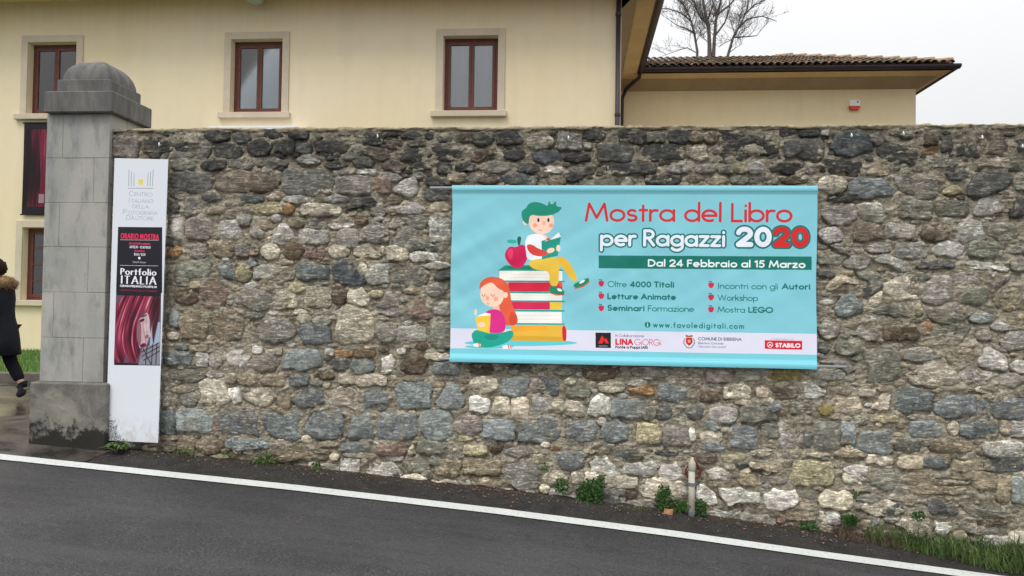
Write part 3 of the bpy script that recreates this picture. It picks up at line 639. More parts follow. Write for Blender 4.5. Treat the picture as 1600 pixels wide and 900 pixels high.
# filler stones: beyond the picture's edge, behind the banner and the slivers in the joints
tries = [(0.34, 0.17, 500), (0.26, 0.14, 900), (0.19, 0.11, 1400), (0.13, 0.08, 2500), (0.10, 0.04, 6000), (0.085, 0.026, 9000), (0.05, 0.022, 5000)]
keys = 'gGbltTDnPgtcG'; cnt = 0
def zbase(x): return float(road_z(x))+0.0
for (sw, sh, nt_) in tries:
    for _ in range(nt_):
        x = rs.uniform(WX0+0.06, WX1-0.1); z = rs.uniform(zbase(x)-0.02, WTOP-0.05)
        w_, h_ = sw*rs.uniform(0.75, 1.2), sh*rs.uniform(0.7, 1.2)
        if x-w_/2 < WX0+0.02 or z+h_/2 > WTOP-0.02: continue
        g = 0.012 if sw > 0.06 else 0.005
        ix0, ix1 = int((x-w_/2-g-OX)/RS), int((x+w_/2+g-OX)/RS)+1; iz0, iz1 = int((z-h_/2-g-OZ)/RS), int((z+h_/2+g-OZ)/RS)+1
        if occ[max(iz0, 0):iz1, max(ix0, 0):ix1].any(): continue
        occ[max(iz0, 0):iz1, max(ix0, 0):ix1] = True
        P = np.array(shape_poly('rrlfdb'[rs.randint(6)] if sw > 0.1 else 'lfr'[rs.randint(3)], x-w_/2, z-h_/2, x+w_/2, z+h_/2))
        key = keys[rs.randint(len(keys))]
        if sw <= 0.1: key = 'tTgGtnl'[rs.randint(7)]
        if z > 2.75: key = 'KDKnG'[rs.randint(5)]
        V, F = stone_mesh(P, 1000+cnt, rs.uniform(0.004, 0.018), n=18 if sw > 0.1 else 11, rings=(1.0, 0.89, 0.46) if sw < 0.1 else (1.0, 0.965, 0.89, 0.46))
        F = orient(V, F); add_stuff(V, F, jitter_col(key, rs)); cnt += 1
tag(obj('small_stone', np.vstack(stuffV), stuffF, M['stone'], wall, None, True, cols=np.vstack(stuffC)), 'small stones and slivers wedged in the joints', kind='stuff')
# mortar face
st = 0.012
xs = np.arange(WX0, WX1+st, st); zs = np.arange(-1.0, WTOP+0.001, st)
X, Z = np.meshgrid(xs, zs)
Yv = -0.010-0.052*(fbm(X*6, Z*10, 1.5, 4)-0.5)-0.04*(np.abs(fbm(X*15, Z*34, 4.5, 4)-0.5)*2)+0.008
dn = fbm(X*3.1, Z*4.5, 8.2, 3); Yv += 0.02*np.clip((dn-0.6)/0.15, 0, 1)
Yv += 0.012*np.clip((Z-3.14)/0.06, 0, 1)
Yv = np.where(X < WX0+0.03, Yv+0.02*(1-(X-WX0)/0.03), Yv)
gi = np.clip(((X-OX)/RS).astype(int), 0, OW-1); gj = ((Z-OZ)/RS).astype(int)
und = np.zeros(X.shape)
for k_, wt_ in ((2, 1.0), (3, 0.9), (4, 0.5)): und = np.maximum(und, wt_*occ_main[np.clip(gj+k_, 0, OH-1), gi])       # open joint just under a stone
for di in (-2, 2): und = np.maximum(und, 0.55*occ_main[np.clip(gj, 0, OH-1), np.clip(gi+di, 0, OW-1)])
und = und*(~occ_main[np.clip(gj, 0, OH-1), gi])
und = und*np.clip((fbm(X*5.0, Z*7.0, 12.2, 3)-0.46)/0.10, 0, 1)
Yv = Yv+0.026*und
nx, nz_ = len(xs), len(zs)
V = np.stack([X.ravel(), Yv.ravel(), Z.ravel()], 1)
F = [(j*nx+i, j*nx+i+1, (j+1)*nx+i+1, (j+1)*nx+i) for j in range(nz_-1) for i in range(nx-1)]
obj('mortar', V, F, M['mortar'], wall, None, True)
MB().box(WX0, WX1, 0.06, 0.5, -1.0, WTOP-0.01).build('wall_core', M['mortar'], wall)
# rough capping
st = 0.02; xs = np.arange(WX0, WX1+st, st); ring = [(0.0, 3.176), (-0.014, 3.188), (-0.014, 3.204), (0.03, 3.214), (0.25, 3.222), (0.5, 3.20), (0.52, 3.16)]
V = []; F = []
for i, x in enumerate(xs):
    for k, (y, z) in enumerate(ring):
        a = float(fbm(np.array(x*7.0), np.array(k*1.7)))-0.5; b = float(vnoise(np.array(x*31.0), np.array(k*2.3)))-0.5
        V.append((x, y+0.03*a+0.012*b, z+(0.04*a+0.02*b)*(1 if k else 0.6)))
nr = len(ring)
for i in range(len(xs)-1):
    for k in range(nr-1): F.append((i*nr+k, (i+1)*nr+k, (i+1)*nr+k+1, i*nr+k+1))
M['capping'] = m_sand('mortar_capping', alb(158, 148, 124), alb(128, 120, 100), alb(70, 68, 58), 7, 0.85, 0.8)
obj('capping', V, F, M['capping'], wall, None, True)
# little white fixing hooks near the top of the wall
for (u, v_) in ((249, 226), (590, 213), (888, 216), (1330, 212), (1411, 209), (1534, 215), (1597, 229)):
    c = onY(u, v_, -0.05); b = MB()
    b.tube([(c[0], 0.0, c[2]), (c[0], -0.055, c[2])], 0.004, 6)
    b.tube([(c[0], -0.055, c[2]+0.02), (c[0]+0.003, -0.06, c[2]-0.004), (c[0], -0.055, c[2]-0.018)], [0.004, 0.008, 0.004], 8)
    b.build('hook', M['white_metal'], wall, True)

# ------------------------------------------------------------------ gate pillar
PY = -0.06
pl_, pr_ = onY(75, 190, PY)[0]-0.01, onY(172, 190, PY)[0]
gp = empty('gate_pillar', ((pl_+pr_)/2, 0.24, 0.3), 'square grey stone gate pillar with a domed cap at the end of the stone wall', 'pillar')
zj = [onY(120, v_, PY)[2] for v_ in (178, 247, 317, 386, 457, 528, 597)]
jx = [96, 146, 94, 141, 89, 137]
PD = 0.56
for k in range(6):
    z1, z0 = zj[k], zj[k+1]; xj = onY(jx[k], 300, PY)[0]
    g = 0.0016
    MB().box(pl_, xj-g, PY, PY+PD, z0+g, z1-g, 0.003).build('stone_block', M['pillar'], gp)
    MB().box(xj+g, pr_, PY-0.002, PY+PD, z0+g, z1-g, 0.003).build('stone_block', M['pillar'], gp)
MB().box(pl_+0.004, pr_-0.004, PY+0.004, PY+PD-0.004, zj[6], zj[0]).build('joint_mortar', M['joint'], gp)
zp = onY(105, 600, -0.15)[2]
MB().box(onY(45, 640, -0.15)[0], onY(166, 640, -0.15)[0], -0.15, PY+PD+0.09, 0.05, zj[6], 0.012).build('plinth', M['plinth'], gp)
cz0, cz1 = onY(120, 175, -0.13)[2], onY(120, 142, -0.13)[2]
cx0, cx1 = onY(68, 160, -0.13)[0], onY(175, 160, -0.13)[0]
cw = cx1-cx0
MB().box(cx0, cx1, -0.13, -0.13+cw, cz0, cz1, 0.008).build('cap_slab', M['cap'], gp)
ins = 0.075; sz1 = onY(130, 124, -0.13+ins)[2]
MB().box(cx0+ins, cx1-ins, -0.13+ins, -0.13+cw-ins, cz1, sz1, 0.006).build('cap_step', M['cap'], gp)
n_ = 24; V = []; F = []; ch = cw/2-ins-0.03; ccx, ccy = (cx0+cx1)/2, -0.13+cw/2
dz = onY(140, 95, ccy-0.1)[2]-sz1
for j in range(n_+1):
    for i in range(n_+1):
        a, b = -1+2*i/n_, -1+2*j/n_; r_ = max(abs(a), abs(b))
        # spread rows towards the rim so that the curve stays round
        s_ = math.sin(r_*math.pi/2)/r_ if r_ > 0 else 1; V.append((ccx+a*s_*ch, ccy+b*s_*ch, sz1+dz*max(0, 1-(math.sin(r_*math.pi/2))**2.6)**0.55))
for j in range(n_):
    for i in range(n_): F.append((j*(n_+1)+i, j*(n_+1)+i+1, (j+1)*(n_+1)+i+1, (j+1)*(n_+1)+i))
obj('dome', V, F, M['cap'], gp, None, False)

# ------------------------------------------------------------------ prints, drawn as arrays
class Art:
    def __init__(s, w_, h_, quad, bg):
        """quad: photograph positions of the sheet's corners TL, TR, BR, BL"""
        s.w, s.h = w_, h_; s.a = np.zeros((h_, w_, 3), np.float32); s.a[:] = bg_rgb(bg); s.q = [np.array(p, float) for p in quad]
        s.sc = w_/np.linalg.norm(s.q[1]-s.q[0])
    def M(s, u, v):
        a, b = 0.5, 0.5; TL, TR, BR, BL = s.q
        for _ in range(6):
            p = TL*(1-a)*(1-b)+TR*a*(1-b)+BR*a*b+BL*(1-a)*b; e = np.array([u, v])-p
            da = (TR-TL)*(1-b)+(BR-BL)*b; db = (BL-TL)*(1-a)+(BR-TR)*a
            D = np.linalg.solve(np.array([da, db]).T, e); a += D[0]; b += D[1]
        return np.array([a*s.w, b*s.h])
    def blend(s, y0, y1, x0, x1, al, c):
        s.a[y0:y1, x0:x1] = s.a[y0:y1, x0:x1]*(1-al[..., None])+bg_rgb(c)*al[..., None]
    def poly(s, pts, c, smooth=0, px=False, al=1.0):
        P = np.array(pts if px else [s.M(*p) for p in pts])
        for _ in range(smooth):
            Q = np.roll(P, -1, 0); P = np.stack([P*0.75+Q*0.25, P*0.25+Q*0.75], 1).reshape(-1, 2)
        x0, y0 = np.maximum(np.floor(P.min(0)).astype(int)-1, 0); x1, y1 = np.minimum(np.ceil(P.max(0)).astype(int)+2, [s.w, s.h])
        if x1 <= x0 or y1 <= y0: return
        mk = 0.0
        for dx, dy in ((.25, .25), (.75, .75)): mk = mk+poly_mask(P, np.arange(x0, x1)+dx, np.arange(y0, y1)+dy)*0.5
        s.blend(y0, y1, x0, x1, mk*al, c)
    def rect(s, u0, v0, u1, v1, c): s.poly([(u0, v0), (u1, v0), (u1, v1), (u0, v1)], c)
    def ell(s, u, v, ru, rv, c, rot=0.0):
        s.poly([(u+ru*math.cos(t)*math.cos(rot)-rv*math.sin(t)*math.sin(rot), v+ru*math.cos(t)*math.sin(rot)+rv*math.sin(t)*math.cos(rot)) for t in [k*math.pi/12 for k in range(24)]], c)
    def segs(s, S, wd, c, ax=1.0, ay=1.0, aa=0.7):
        """round strokes; S = pixel segments (x0,y0,x1,y1)"""
        S = np.array(S); pad = wd*max(1/ax, 1/ay)+2
        x0, y0 = int(max(0, S[:, [0, 2]].min()-pad)), int(max(0, S[:, [1, 3]].min()-pad))
        x1, y1 = int(min(s.w, S[:, [0, 2]].max()+pad+1)), int(min(s.h, S[:, [1, 3]].max()+pad+1))
        if x1 <= x0 or y1 <= y0: return
        X, Y = np.meshgrid(np.arange(x0, x1)+0.5, np.arange(y0, y1)+0.5); D = np.full(X.shape, 1e9)
        for a, b, c_, d in S:
            ex, ey = (c_-a)*ax, (d-b)*ay; L = ex*ex+ey*ey+1e-9; px, py = (X-a)*ax, (Y-b)*ay
            t = np.clip((px*ex+py*ey)/L, 0, 1); D = np.minimum(D, np.hypot(px-t*ex, py-t*ey))
        s.blend(y0, y1, x0, x1, np.clip((wd/2-D)/aa+0.5, 0, 1), c)
    def line(s, pts, wd, c):
        P = [s.M(*p) for p in pts]; s.segs([(*P[i], *P[i+1]) for i in range(len(P)-1)], wd*s.sc, c)
    def text(s, t, u0, u1, base, cap, wt, c, outline=None, ax=1.0, ay=1.0, sp=0.16):
        """wt = stroke as share of cap height; spans u0..u1, baseline at height base (at u0)"""
        adv = []; x = 0
        for ch in t:
            g = GLY.get(ch); w_ = g[0] if g else 0.36; adv.append(x); x += w_+(sp if g else 0)
        tot = x-sp; p0 = s.M(u0, base); p1 = s.M(u1, base); top = s.M(u0, base-cap); H = p0[1]-top[1]; wd = wt*H
        W = p1[0]-p0[0]-wd/ax; sx = W/tot; jobs = []
        for ch, a in zip(t, adv):
            g = GLY.get(ch)
            if not g: continue
            S = []
            for pl in g[1]:
                Q = [(p0[0]+wd/2/ax+(a+x_)*sx, p0[1]-wd/2/ay-y_*(H-wd/ay)) for x_, y_ in pl]
                S += [(*Q[i], *Q[i+1]) for i in range(len(Q)-1)]
            jobs.append(S)
        if outline:
            for S in jobs: s.segs(S, wd+outline[1]*2*H, outline[0], ax, ay)
        for i, S in enumerate(jobs): s.segs(S, wd, c[i] if isinstance(c, list) else c, ax, ay)
def bg_rgb(c): return np.array([x/255.0 for x in c], np.float32)
def arc(cx, cy, rx, ry, a0, a1, n=14): return [(cx+rx*math.cos(R(a0+(a1-a0)*k/n)), cy+ry*math.sin(R(a0+(a1-a0)*k/n))) for k in range(n+1)]
o_ = arc(.31, .31, .31, .31, 0, 360, 22); C_ = lambda x0, x1, a0, a1: arc((x0+x1)/2, .5, (x1-x0)/2, .5, a0, a1, 22)
GLY = {
 'a': (.62, [o_, [(.62, .62), (.62, 0)]]), 'b': (.62, [[(0, 1.06), (0, 0)], o_]), 'c': (.5, [arc(.31, .31, .31, .31, 48, 312)]), 'd': (.62, [[(.62, 1.06), (.62, 0)], o_]),
 'e': (.62, [arc(.31, .31, .31, .31, 0, 300), [(0, .31), (.62, .31)]]), 'f': (.32, [arc(.32, .88, .17, .17, 95, 180)+[(.15, 0)], [(0, .62), (.3, .62)]]),
 'g': (.62, [o_, [(.62, .62), (.62, -.08)]+arc(.31, -.08, .31, .26, 0, -150)]), 'h': (.5, [[(0, 1.06), (0, 0)], [(0, .3)]+arc(.25, .38, .25, .24, 160, 0)+[(.5, 0)]]),
 'i': (.04, [[(.02, .62), (.02, 0)], [(.02, .9), (.02, .91)]]), 'ì': (.14, [[(.07, .62), (.07, 0)], [(0, .95), (.1, .82)]]), 'k': (.46, [[(0, 1.06), (0, 0)], [(.42, .62), (0, .24)], [(.14, .36), (.46, 0)]]),
 'l': (.04, [[(.02, 1.06), (.02, 0)]]), 'm': (.84, [[(0, .62), (0, 0)], [(0, .3)]+arc(.21, .4, .21, .22, 165, 0)+[(.42, 0)], [(.42, .34)]+arc(.63, .4, .21, .22, 165, 0)+[(.84, 0)]]),
 'n': (.5, [[(0, .62), (0, 0)], [(0, .3)]+arc(.25, .38, .25, .24, 160, 0)+[(.5, 0)]]), 'o': (.62, [o_]), 'p': (.62, [[(0, .62), (0, -.36)], o_]), 'r': (.3, [[(0, .62), (0, 0)], [(0, .34)]+arc(.24, .36, .24, .26, 160, 70)]),
 's': (.4, [arc(.2, .465, .18, .155, 40, 270, 10)+arc(.2, .155, .2, .155, 90, -140, 10)]), 't': (.32, [[(.15, .88), (.15, 0)], [(0, .62), (.32, .62)]]), 'u': (.5, [[(0, .62)]+arc(.25, .24, .25, .24, 180, 360)+[(.5, .62)], [(.5, .62), (.5, 0)]]),
 'v': (.5, [[(0, .62), (.25, 0), (.5, .62)]]), 'w': (.8, [[(0, .62), (.2, 0), (.4, .62), (.6, 0), (.8, .62)]]), 'z': (.46, [[(0, .62), (.46, .62), (0, 0), (.46, 0)]]),
 'A': (.8, [[(0, 0), (.4, 1), (.8, 0)], [(.14, .34), (.66, .34)]]), 'B': (.5, [[(0, 0), (0, 1), (.24, 1)]+arc(.24, .76, .2, .24, 90, -90)+[(0, .52), (.26, .52)]+arc(.26, .26, .24, .26, 90, -90)+[(0, 0)]]),
 'C': (.8, [C_(0, .96, 45, 315)]), 'D': (.72, [[(0, 0), (0, 1), (.24, 1)]+arc(.24, .5, .48, .5, 90, -90)+[(0, 0)]]), 'E': (.46, [[(.46, 1), (0, 1), (0, 0), (.46, 0)], [(0, .52), (.42, .52)]]),
 'F': (.44, [[(.44, 1), (0, 1), (0, 0)], [(0, .52), (.4, .52)]]), 'G': (.94, [C_(0, 1, 42, 350)+[(.55, .44)]]), 'I': (.14, [[(.07, 1), (.07, 0)]]), 'J': (.3, [[(.3, 1), (.3, .18)]+arc(.12, .18, .18, .18, 0, -120)]),
 'L': (.42, [[(0, 1), (0, 0), (.42, 0)]]), 'M': (.98, [[(0, 0), (.14, 1), (.49, .16), (.84, 1), (.98, 0)]]), 'N': (.72, [[(0, 0), (0, 1), (.72, 0), (.72, 1)]]), 'O': (1.0, [C_(0, 1, 0, 360)]),
 'P': (.48, [[(0, 0), (0, 1), (.22, 1)]+arc(.22, .74, .26, .26, 90, -90)+[(0, .48)]]), 'R': (.52, [[(0, 0), (0, 1), (.24, 1)]+arc(.24, .75, .25, .25, 90, -90)+[(0, .5)], [(.2, .5), (.52, 0)]]),
 'S': (.5, [arc(.25, .75, .23, .25, 35, 270, 12)+arc(.25, .25, .25, .25, 90, -145, 12)]), 'T': (.6, [[(0, 1), (.6, 1)], [(.3, 1), (.3, 0)]]), 'U': (.64, [[(0, 1)]+arc(.32, .32, .32, .32, 180, 360)+[(.64, 1)]]),
 'W': (1.2, [[(0, 1), (.3, 0), (.6, 1), (.9, 0), (1.2, 1)]]), 'X': (.6, [[(0, 0), (.6, 1)], [(0, 1), (.6, 0)]]),
 '0': (.58, [arc(.29, .5, .29, .5, 0, 360, 20)]), '1': (.22, [[(0, .84), (.2, 1), (.2, 0)]]), '2': (.56, [arc(.28, .72, .28, .28, 170, -35, 14)+[(0, 0), (.58, 0)]]),
 '3': (.5, [arc(.24, .75, .22, .25, 150, -90, 12), arc(.24, .26, .26, .26, 90, -150, 12)]), '4': (.62, [[(.46, 0), (.46, 1), (0, .25), (.62, .25)]]),
 '5': (.54, [[(.5, 1), (.14, 1), (.06, .56)]+arc(.24, .32, .28, .32, 120, -140, 12)]), '6': (.56, [arc(.28, .3, .28, .3, 0, 360, 18), [(.06, .42), (.4, 1)]]), '8': (.52, [arc(.26, .76, .21, .24, 0, 360, 14), arc(.26, .27, .26, .27, 0, 360, 16)]),
 '.': (.06, [[(.03, 0), (.03, .01)]]), '/': (.36, [[(0, -.05), (.36, 1.05)]]), '-': (.26, [[(0, .36), (.26, .36)]]), '(': (.16, [arc(.5, .45, .5, .7, 125, 235)]), ')': (.16, [arc(-.34, .45, .5, .7, -55, 55)]),
 '"': (.16, [[(0, 1), (0, .74)], [(.16, 1), (.16, .74)]]), "'": (.04, [[(.02, 1), (.02, .74)]]),
}
def banner_art():
    CY = (128, 196, 209)
    A = Art(1600, 780, [(707, 290), (1277, 290), (1276, 577), (702, 565)], CY)
    yy, xx = np.mgrid[0:A.h, 0:A.w]
    Z = lambda x, y: (660+x/2.812, 270+y/2.812)
    def zp(pts, c, sm=2): A.poly([Z(*p) for p in pts], c, sm)
    def ze(x, y, rx, ry, c, rot=0): A.ell(*Z(x, y), rx/2.812, ry/2.812, c, rot)
    A.poly([(700, 513), (1278, 522), (1278, 554.8), (700, 544)], (216, 216, 232))
    A.poly([(700, 544), (1278, 554.8), (1278, 580), (700, 568)], (121, 200, 214))
    G1 = (24, 138, 112); TE = (28, 150, 135); DK = (22, 108, 104)
    # scene drawing
    ze(440, 748, 255, 14, (96, 200, 208))
    zp([(400, 672), (630, 670), (648, 680), (646, 742), (395, 738)], (226, 178, 62), 0); zp([(400, 672), (560, 670), (560, 690), (400, 700)], (236, 164, 52), 0); zp([(395, 715), (640, 722), (640, 741), (395, 738)], (212, 162, 44), 0)
    zp([(626, 670), (646, 678), (646, 740), (630, 741)], (196, 34, 60), 1)
    bars = [(415, 612, 625, 662, (236, 234, 226)), (390, 568, 572, 602, (206, 34, 84)), (572, 568, 625, 602, (236, 196, 70)), (390, 530, 627, 562, (236, 234, 226)), (385, 482, 628, 524, (208, 36, 66)), (345, 432, 628, 475, (238, 236, 228))]
    for x0, y0, x1, y1, c in bars: zp([(x0, y0), (x1, y0+1), (x1, y1), (x0, y1-1)], c, 0)
    for y in (447, 460, 541, 552, 628, 645): A.line([Z(395, y), Z(620, y)], 0.6, (206, 204, 196))
    for x0, x1, y in ((350, 636, 477), (380, 634, 527), (385, 636, 565), (405, 636, 606), (415, 636, 664)): A.line([Z(x0, y), Z(x1, y+2)], 2.0, TE)
    zp([(338, 430), (372, 408), (570, 405), (638, 432)], (30, 146, 116), 0)
    ze(450, 418, 70, 7, (24, 120, 98))
    zp([(372, 348), (392, 322), (420, 330), (445, 314), (470, 326), (476, 352), (468, 388), (446, 418), (428, 421), (408, 418), (384, 396), (369, 370)], (206, 30, 86)); zp([(380, 345), (398, 330), (410, 345), (402, 385), (385, 375)], (226, 60, 104))
    ze(402, 303, 23, 9, (52, 172, 152), 0.05); zp([(424, 283), (446, 279), (438, 322), (430, 322)], (20, 96, 84), 1)
    SK = (246, 206, 182)
    zp([(470, 270), (560, 270), (560, 300), (470, 300)], SK, 1)
    zp([(476, 190), (530, 180), (590, 184), (592, 230), (572, 262), (530, 274), (494, 256), (478, 228)], SK); ze(462, 218, 11, 12, SK)
    zp([(447, 166), (468, 155), (474, 138), (505, 126), (545, 136), (564, 150), (568, 118), (580, 146), (602, 120), (600, 150), (630, 150), (612, 174), (570, 189), (520, 190), (490, 184), (480, 196), (477, 230), (455, 216), (444, 190)], G1)
    for x in (521, 566): ze(x, 208, 5, 9, (30, 44, 92))
    ze(506, 231, 10, 9, (240, 158, 130)); ze(578, 232, 10, 9, (240, 158, 130)); ze(546, 222, 8, 9, (238, 176, 146)); A.line([Z(524, 250), Z(530, 255), Z(537, 252)], 0.7, (170, 80, 70))
    zp([(460, 300), (480, 274), (520, 266), (548, 280), (562, 310), (548, 384), (470, 388), (464, 340)], (232, 236, 244))
    zp([(475, 388), (540, 376), (602, 370), (622, 400), (612, 436), (612, 500), (570, 500), (572, 432), (520, 430), (484, 416)], (230, 190, 68), 2)
    zp([(600, 366), (640, 372), (672, 412), (698, 472), (680, 484), (655, 452), (622, 410)], (226, 180, 54), 2)
    zp([(535, 300), (622, 280), (608, 365), (537, 382)], (24, 146, 126), 0); zp([(560, 296), (580, 290), (612, 262), (622, 282), (545, 304)], (240, 240, 240), 0); ze(566, 293, 9, 5, (220, 70, 70))
    zp([(464, 318), (492, 314), (522, 336), (562, 346), (560, 364), (520, 370), (482, 356)], (214, 66, 58)); ze(576, 342, 18, 11, SK, -0.3); ze(610, 332, 9, 15, SK)
    zp([(568, 500), (600, 498), (638, 518), (636, 538), (600, 536), (568, 524)], (30, 132, 96), 1); A.line([Z(570, 528), Z(600, 538), Z(636, 537)], 1.5, (222, 70, 60)); ze(616, 516, 12, 6, (236, 240, 236), 0.4); ze(622, 492, 8, 10, (228, 90, 60))
    zp([(676, 490), (718, 474), (744, 460), (750, 478), (722, 500), (684, 510)], (30, 132, 96), 1); A.line([Z(684, 510), Z(722, 500), Z(750, 480)], 1.5, (222, 70, 60)); ze(716, 480, 14, 5, (236, 240, 236), -0.5)
    HO = (222, 92, 60)
    zp([(300, 456), (350, 462), (386, 488), (394, 534), (402, 582), (430, 640), (424, 668), (392, 674), (366, 668), (352, 610), (330, 560), (320, 500)], HO)
    zp([(402, 600), (430, 640), (424, 668), (398, 672), (385, 640)], (206, 74, 48))
    zp([(314, 585), (345, 580), (345, 612), (318, 612)], (238, 188, 160), 1)
    zp([(258, 516), (270, 488), (306, 472), (350, 505), (368, 528), (360, 570), (330, 592), (290, 586), (260, 562)], SK); ze(372, 538, 11, 13, SK)
    zp([(252, 518), (258, 478), (298, 456), (350, 461), (388, 490), (392, 536), (374, 522), (340, 512), (312, 480), (286, 490), (266, 502)], HO)
    for x in (273, 315): A.line([Z(x-7, 535), Z(x-3, 543), Z(x+4, 543), Z(x+8, 535)], 0.7, (90, 60, 60))
    ze(291, 552, 7, 10, (238, 168, 140)); ze(329, 555, 10, 10, (240, 160, 136)); A.line([Z(289, 574), Z(294, 579), Z(300, 575)], 0.7, (180, 70, 70))
    ze(300, 764, 112, 9, (96, 200, 208))
    zp([(262, 628), (300, 600), (348, 602), (372, 640), (374, 692), (350, 706), (300, 704), (282, 692), (280, 674), (306, 668), (300, 640)], (214, 42, 132))
    zp([(218, 706), (244, 686), (300, 706), (360, 704), (402, 690), (412, 712), (390, 742), (340, 760), (290, 770), (238, 762), (222, 732)], (26, 160, 138)); zp([(270, 712), (350, 712), (330, 735), (290, 735)], (20, 138, 120))
    zp([(236, 636), (306, 620), (300, 706), (246, 692)], (236, 196, 66), 0); zp([(240, 632), (282, 615), (306, 621), (300, 628)], (244, 240, 232), 0); ze(237, 613, 5, 15, SK); ze(264, 668, 16, 12, SK)
    for x, y in ((243, 757), (376, 765)): ze(x, y, 18, 8, (240, 236, 232)); A.line([Z(x+8, y-8), Z(x+12, y+6)], 1.6, (226, 84, 60)); A.line([Z(x+18, y-6), Z(x+22, y+6)], 1.2, (226, 84, 60))
    for x in (735, ): A.line([Z(690, 360), Z(740, 375), Z(775, 420)], 0.5, (104, 180, 198))
    # lettering
    RD = (204, 44, 52)
    A.text('Mostra del Libro', 919, 1240, 346.5, 30, 0.135, RD, sp=0.16)
    A.text('per Ragazzi', 943, 1138, 385, 27, 0.17, (228, 232, 244), ((DK), 0.085), sp=0.2)
    wh = (230, 234, 246)
    A.text('2020', 1154, 1265, 386, 32, 0.25, [wh, wh, (206, 36, 40), (206, 36, 40)], ((DK), 0.085), sp=0.3)
    A.poly([(941, 399.5), (1269, 401), (1269, 422), (941, 419.5)], (14, 112, 100))
    A.text('Dal 24 Febbraio al 15 Marzo', 1018, 1260, 417, 11.8, 0.2, (232, 238, 240), sp=0.24)
    T2 = (18, 112, 106)
    A.text('Oltre', 955, 985, 449, 9.6, 0.13, T2); A.text('4000 Titoli', 990, 1059, 449.3, 9.6, 0.22, T2, sp=0.26)
    A.text('Letture Animate', 954.5, 1062, 468, 9.6, 0.22, T2, sp=0.26)
    A.text('Seminari', 954.5, 1013, 486.2, 9.6, 0.22, T2, sp=0.26); A.text('Formazione', 1018, 1090, 487, 9.6, 0.13, T2)
    A.text('Incontri con gli', 1126, 1218.5, 451.8, 9.6, 0.13, T2); A.text('Autori', 1224, 1267, 452.6, 9.6, 0.22, T2, sp=0.26)
    A.text('Workshop', 1126, 1188, 470.2, 9.6, 0.13, T2)
    A.text('Mostra', 1126, 1168, 488.7, 9.6, 0.13, T2); A.text('LEGO', 1173, 1211, 489.2, 9.6, 0.22, T2, sp=0.26)
    for (u, v_) in ((945, 443), (945, 462.5), (945, 481.5), (1116, 445.5), (1116, 464.5), (1116, 483.5)):
        A.poly([(u-5, v_-2), (u-2, v_-4), (u, v_-3), (u+3, v_-4), (u+5, v_-1), (u+3, v_+4), (u, v_+5.5), (u-3, v_+4)], (206, 36, 74), 1); A.line([(u, v_-3), (u+0.5, v_-6)], 1, T2); A.line([(u-3.5, v_-5.5), (u-0.5, v_-5)], 1.3, T2)
    A.ell(1017.5, 507.7, 4.6, 4.6, T2); A.line([(1017.5, 506.8), (1017.5, 510.3)], 1.3, (225, 240, 245)); A.line([(1017.5, 504.6), (1017.5, 504.8)], 1.3, (225, 240, 245))
    A.text('www.favoledigitali.com', 1026, 1166.5, 512.2, 8.6, 0.17, T2, sp=0.42)
    A.poly([(936, 520), (960, 520.3), (960, 544), (936, 543.6)], (28, 26, 32)); A.poly([(940, 537), (946, 524), (950, 530), (953, 528.5), (957, 537), (952, 537), (949, 532), (947, 537)], (222, 40, 34)); A.text('GIORGI', 941, 955, 541.8, 2, 0.2, (190, 190, 195))
    A.text('In Collaborazione', 967, 1012, 526.6, 4.3, 0.12, (112, 98, 140)); A.text('LINA', 967, 995, 539.2, 10, 0.24, (206, 34, 50), sp=0.3); A.text('GiORGi', 997, 1038, 539.8, 10, 0.09, (206, 50, 64), ax=1.2)
    A.text('Ponte a Poppi (AR)', 967, 1018, 544.6, 4.4, 0.2, (44, 40, 60), sp=0.2)
    A.poly([(1077, 528), (1087, 528), (1087, 536), (1082, 541), (1077, 536)], (196, 34, 44), 0); A.poly([(1077, 527), (1076.5, 523.5), (1082, 525), (1087.5, 523.5), (1087, 527)], (150, 92, 44)); A.rect(1080, 531, 1084, 536, (226, 160, 120))
    A.line([(1075, 530), (1073.5, 536), (1078, 543), (1082, 544)], 1.6, (132, 140, 138)); A.line([(1089, 530), (1090.5, 536), (1086, 543), (1082, 544)], 1.6, (132, 140, 138))
    A.text('COMUNE DI BIBBIENA', 1096, 1162.5, 532, 5, 0.15, (64, 66, 84), sp=0.26); A.text('Biblioteca Comunale', 1096, 1135, 538, 3.4, 0.12, (96, 98, 118)); A.text('"Giovanni Giovannini"', 1096, 1139, 543.3, 3.2, 0.12, (96, 98, 118))
    A.poly([(1198, 532), (1254.5, 533), (1254.5, 546.6), (1198, 545.4)], (206, 30, 46)); A.line([(1206+4*math.cos(t), 539+4*math.sin(t)) for t in [k*math.pi/8 for k in range(17)]], 1.0, (236, 232, 236)); A.line([(1204.2, 541), (1206, 538), (1208, 540.5)], 1.3, (236, 232, 236))
    A.text('STABILO', 1214, 1252, 543.2, 7.2, 0.26, (240, 236, 240), sp=0.3); A.text('In collaborazione con', 1208, 1242, 531, 2.6, 0.1, (130, 120, 140))
    # sleeve seams
    for (a, b, d) in ((298.5, 298.7, 0), (0, 0, 0)): 
        if a: A.line([(704, a), (1277, a+0.5)], 0.8, (100, 178, 196))
    A.line([(702, 556), (1276, 566.5)], 0.8, (104, 184, 200))
    return A.a
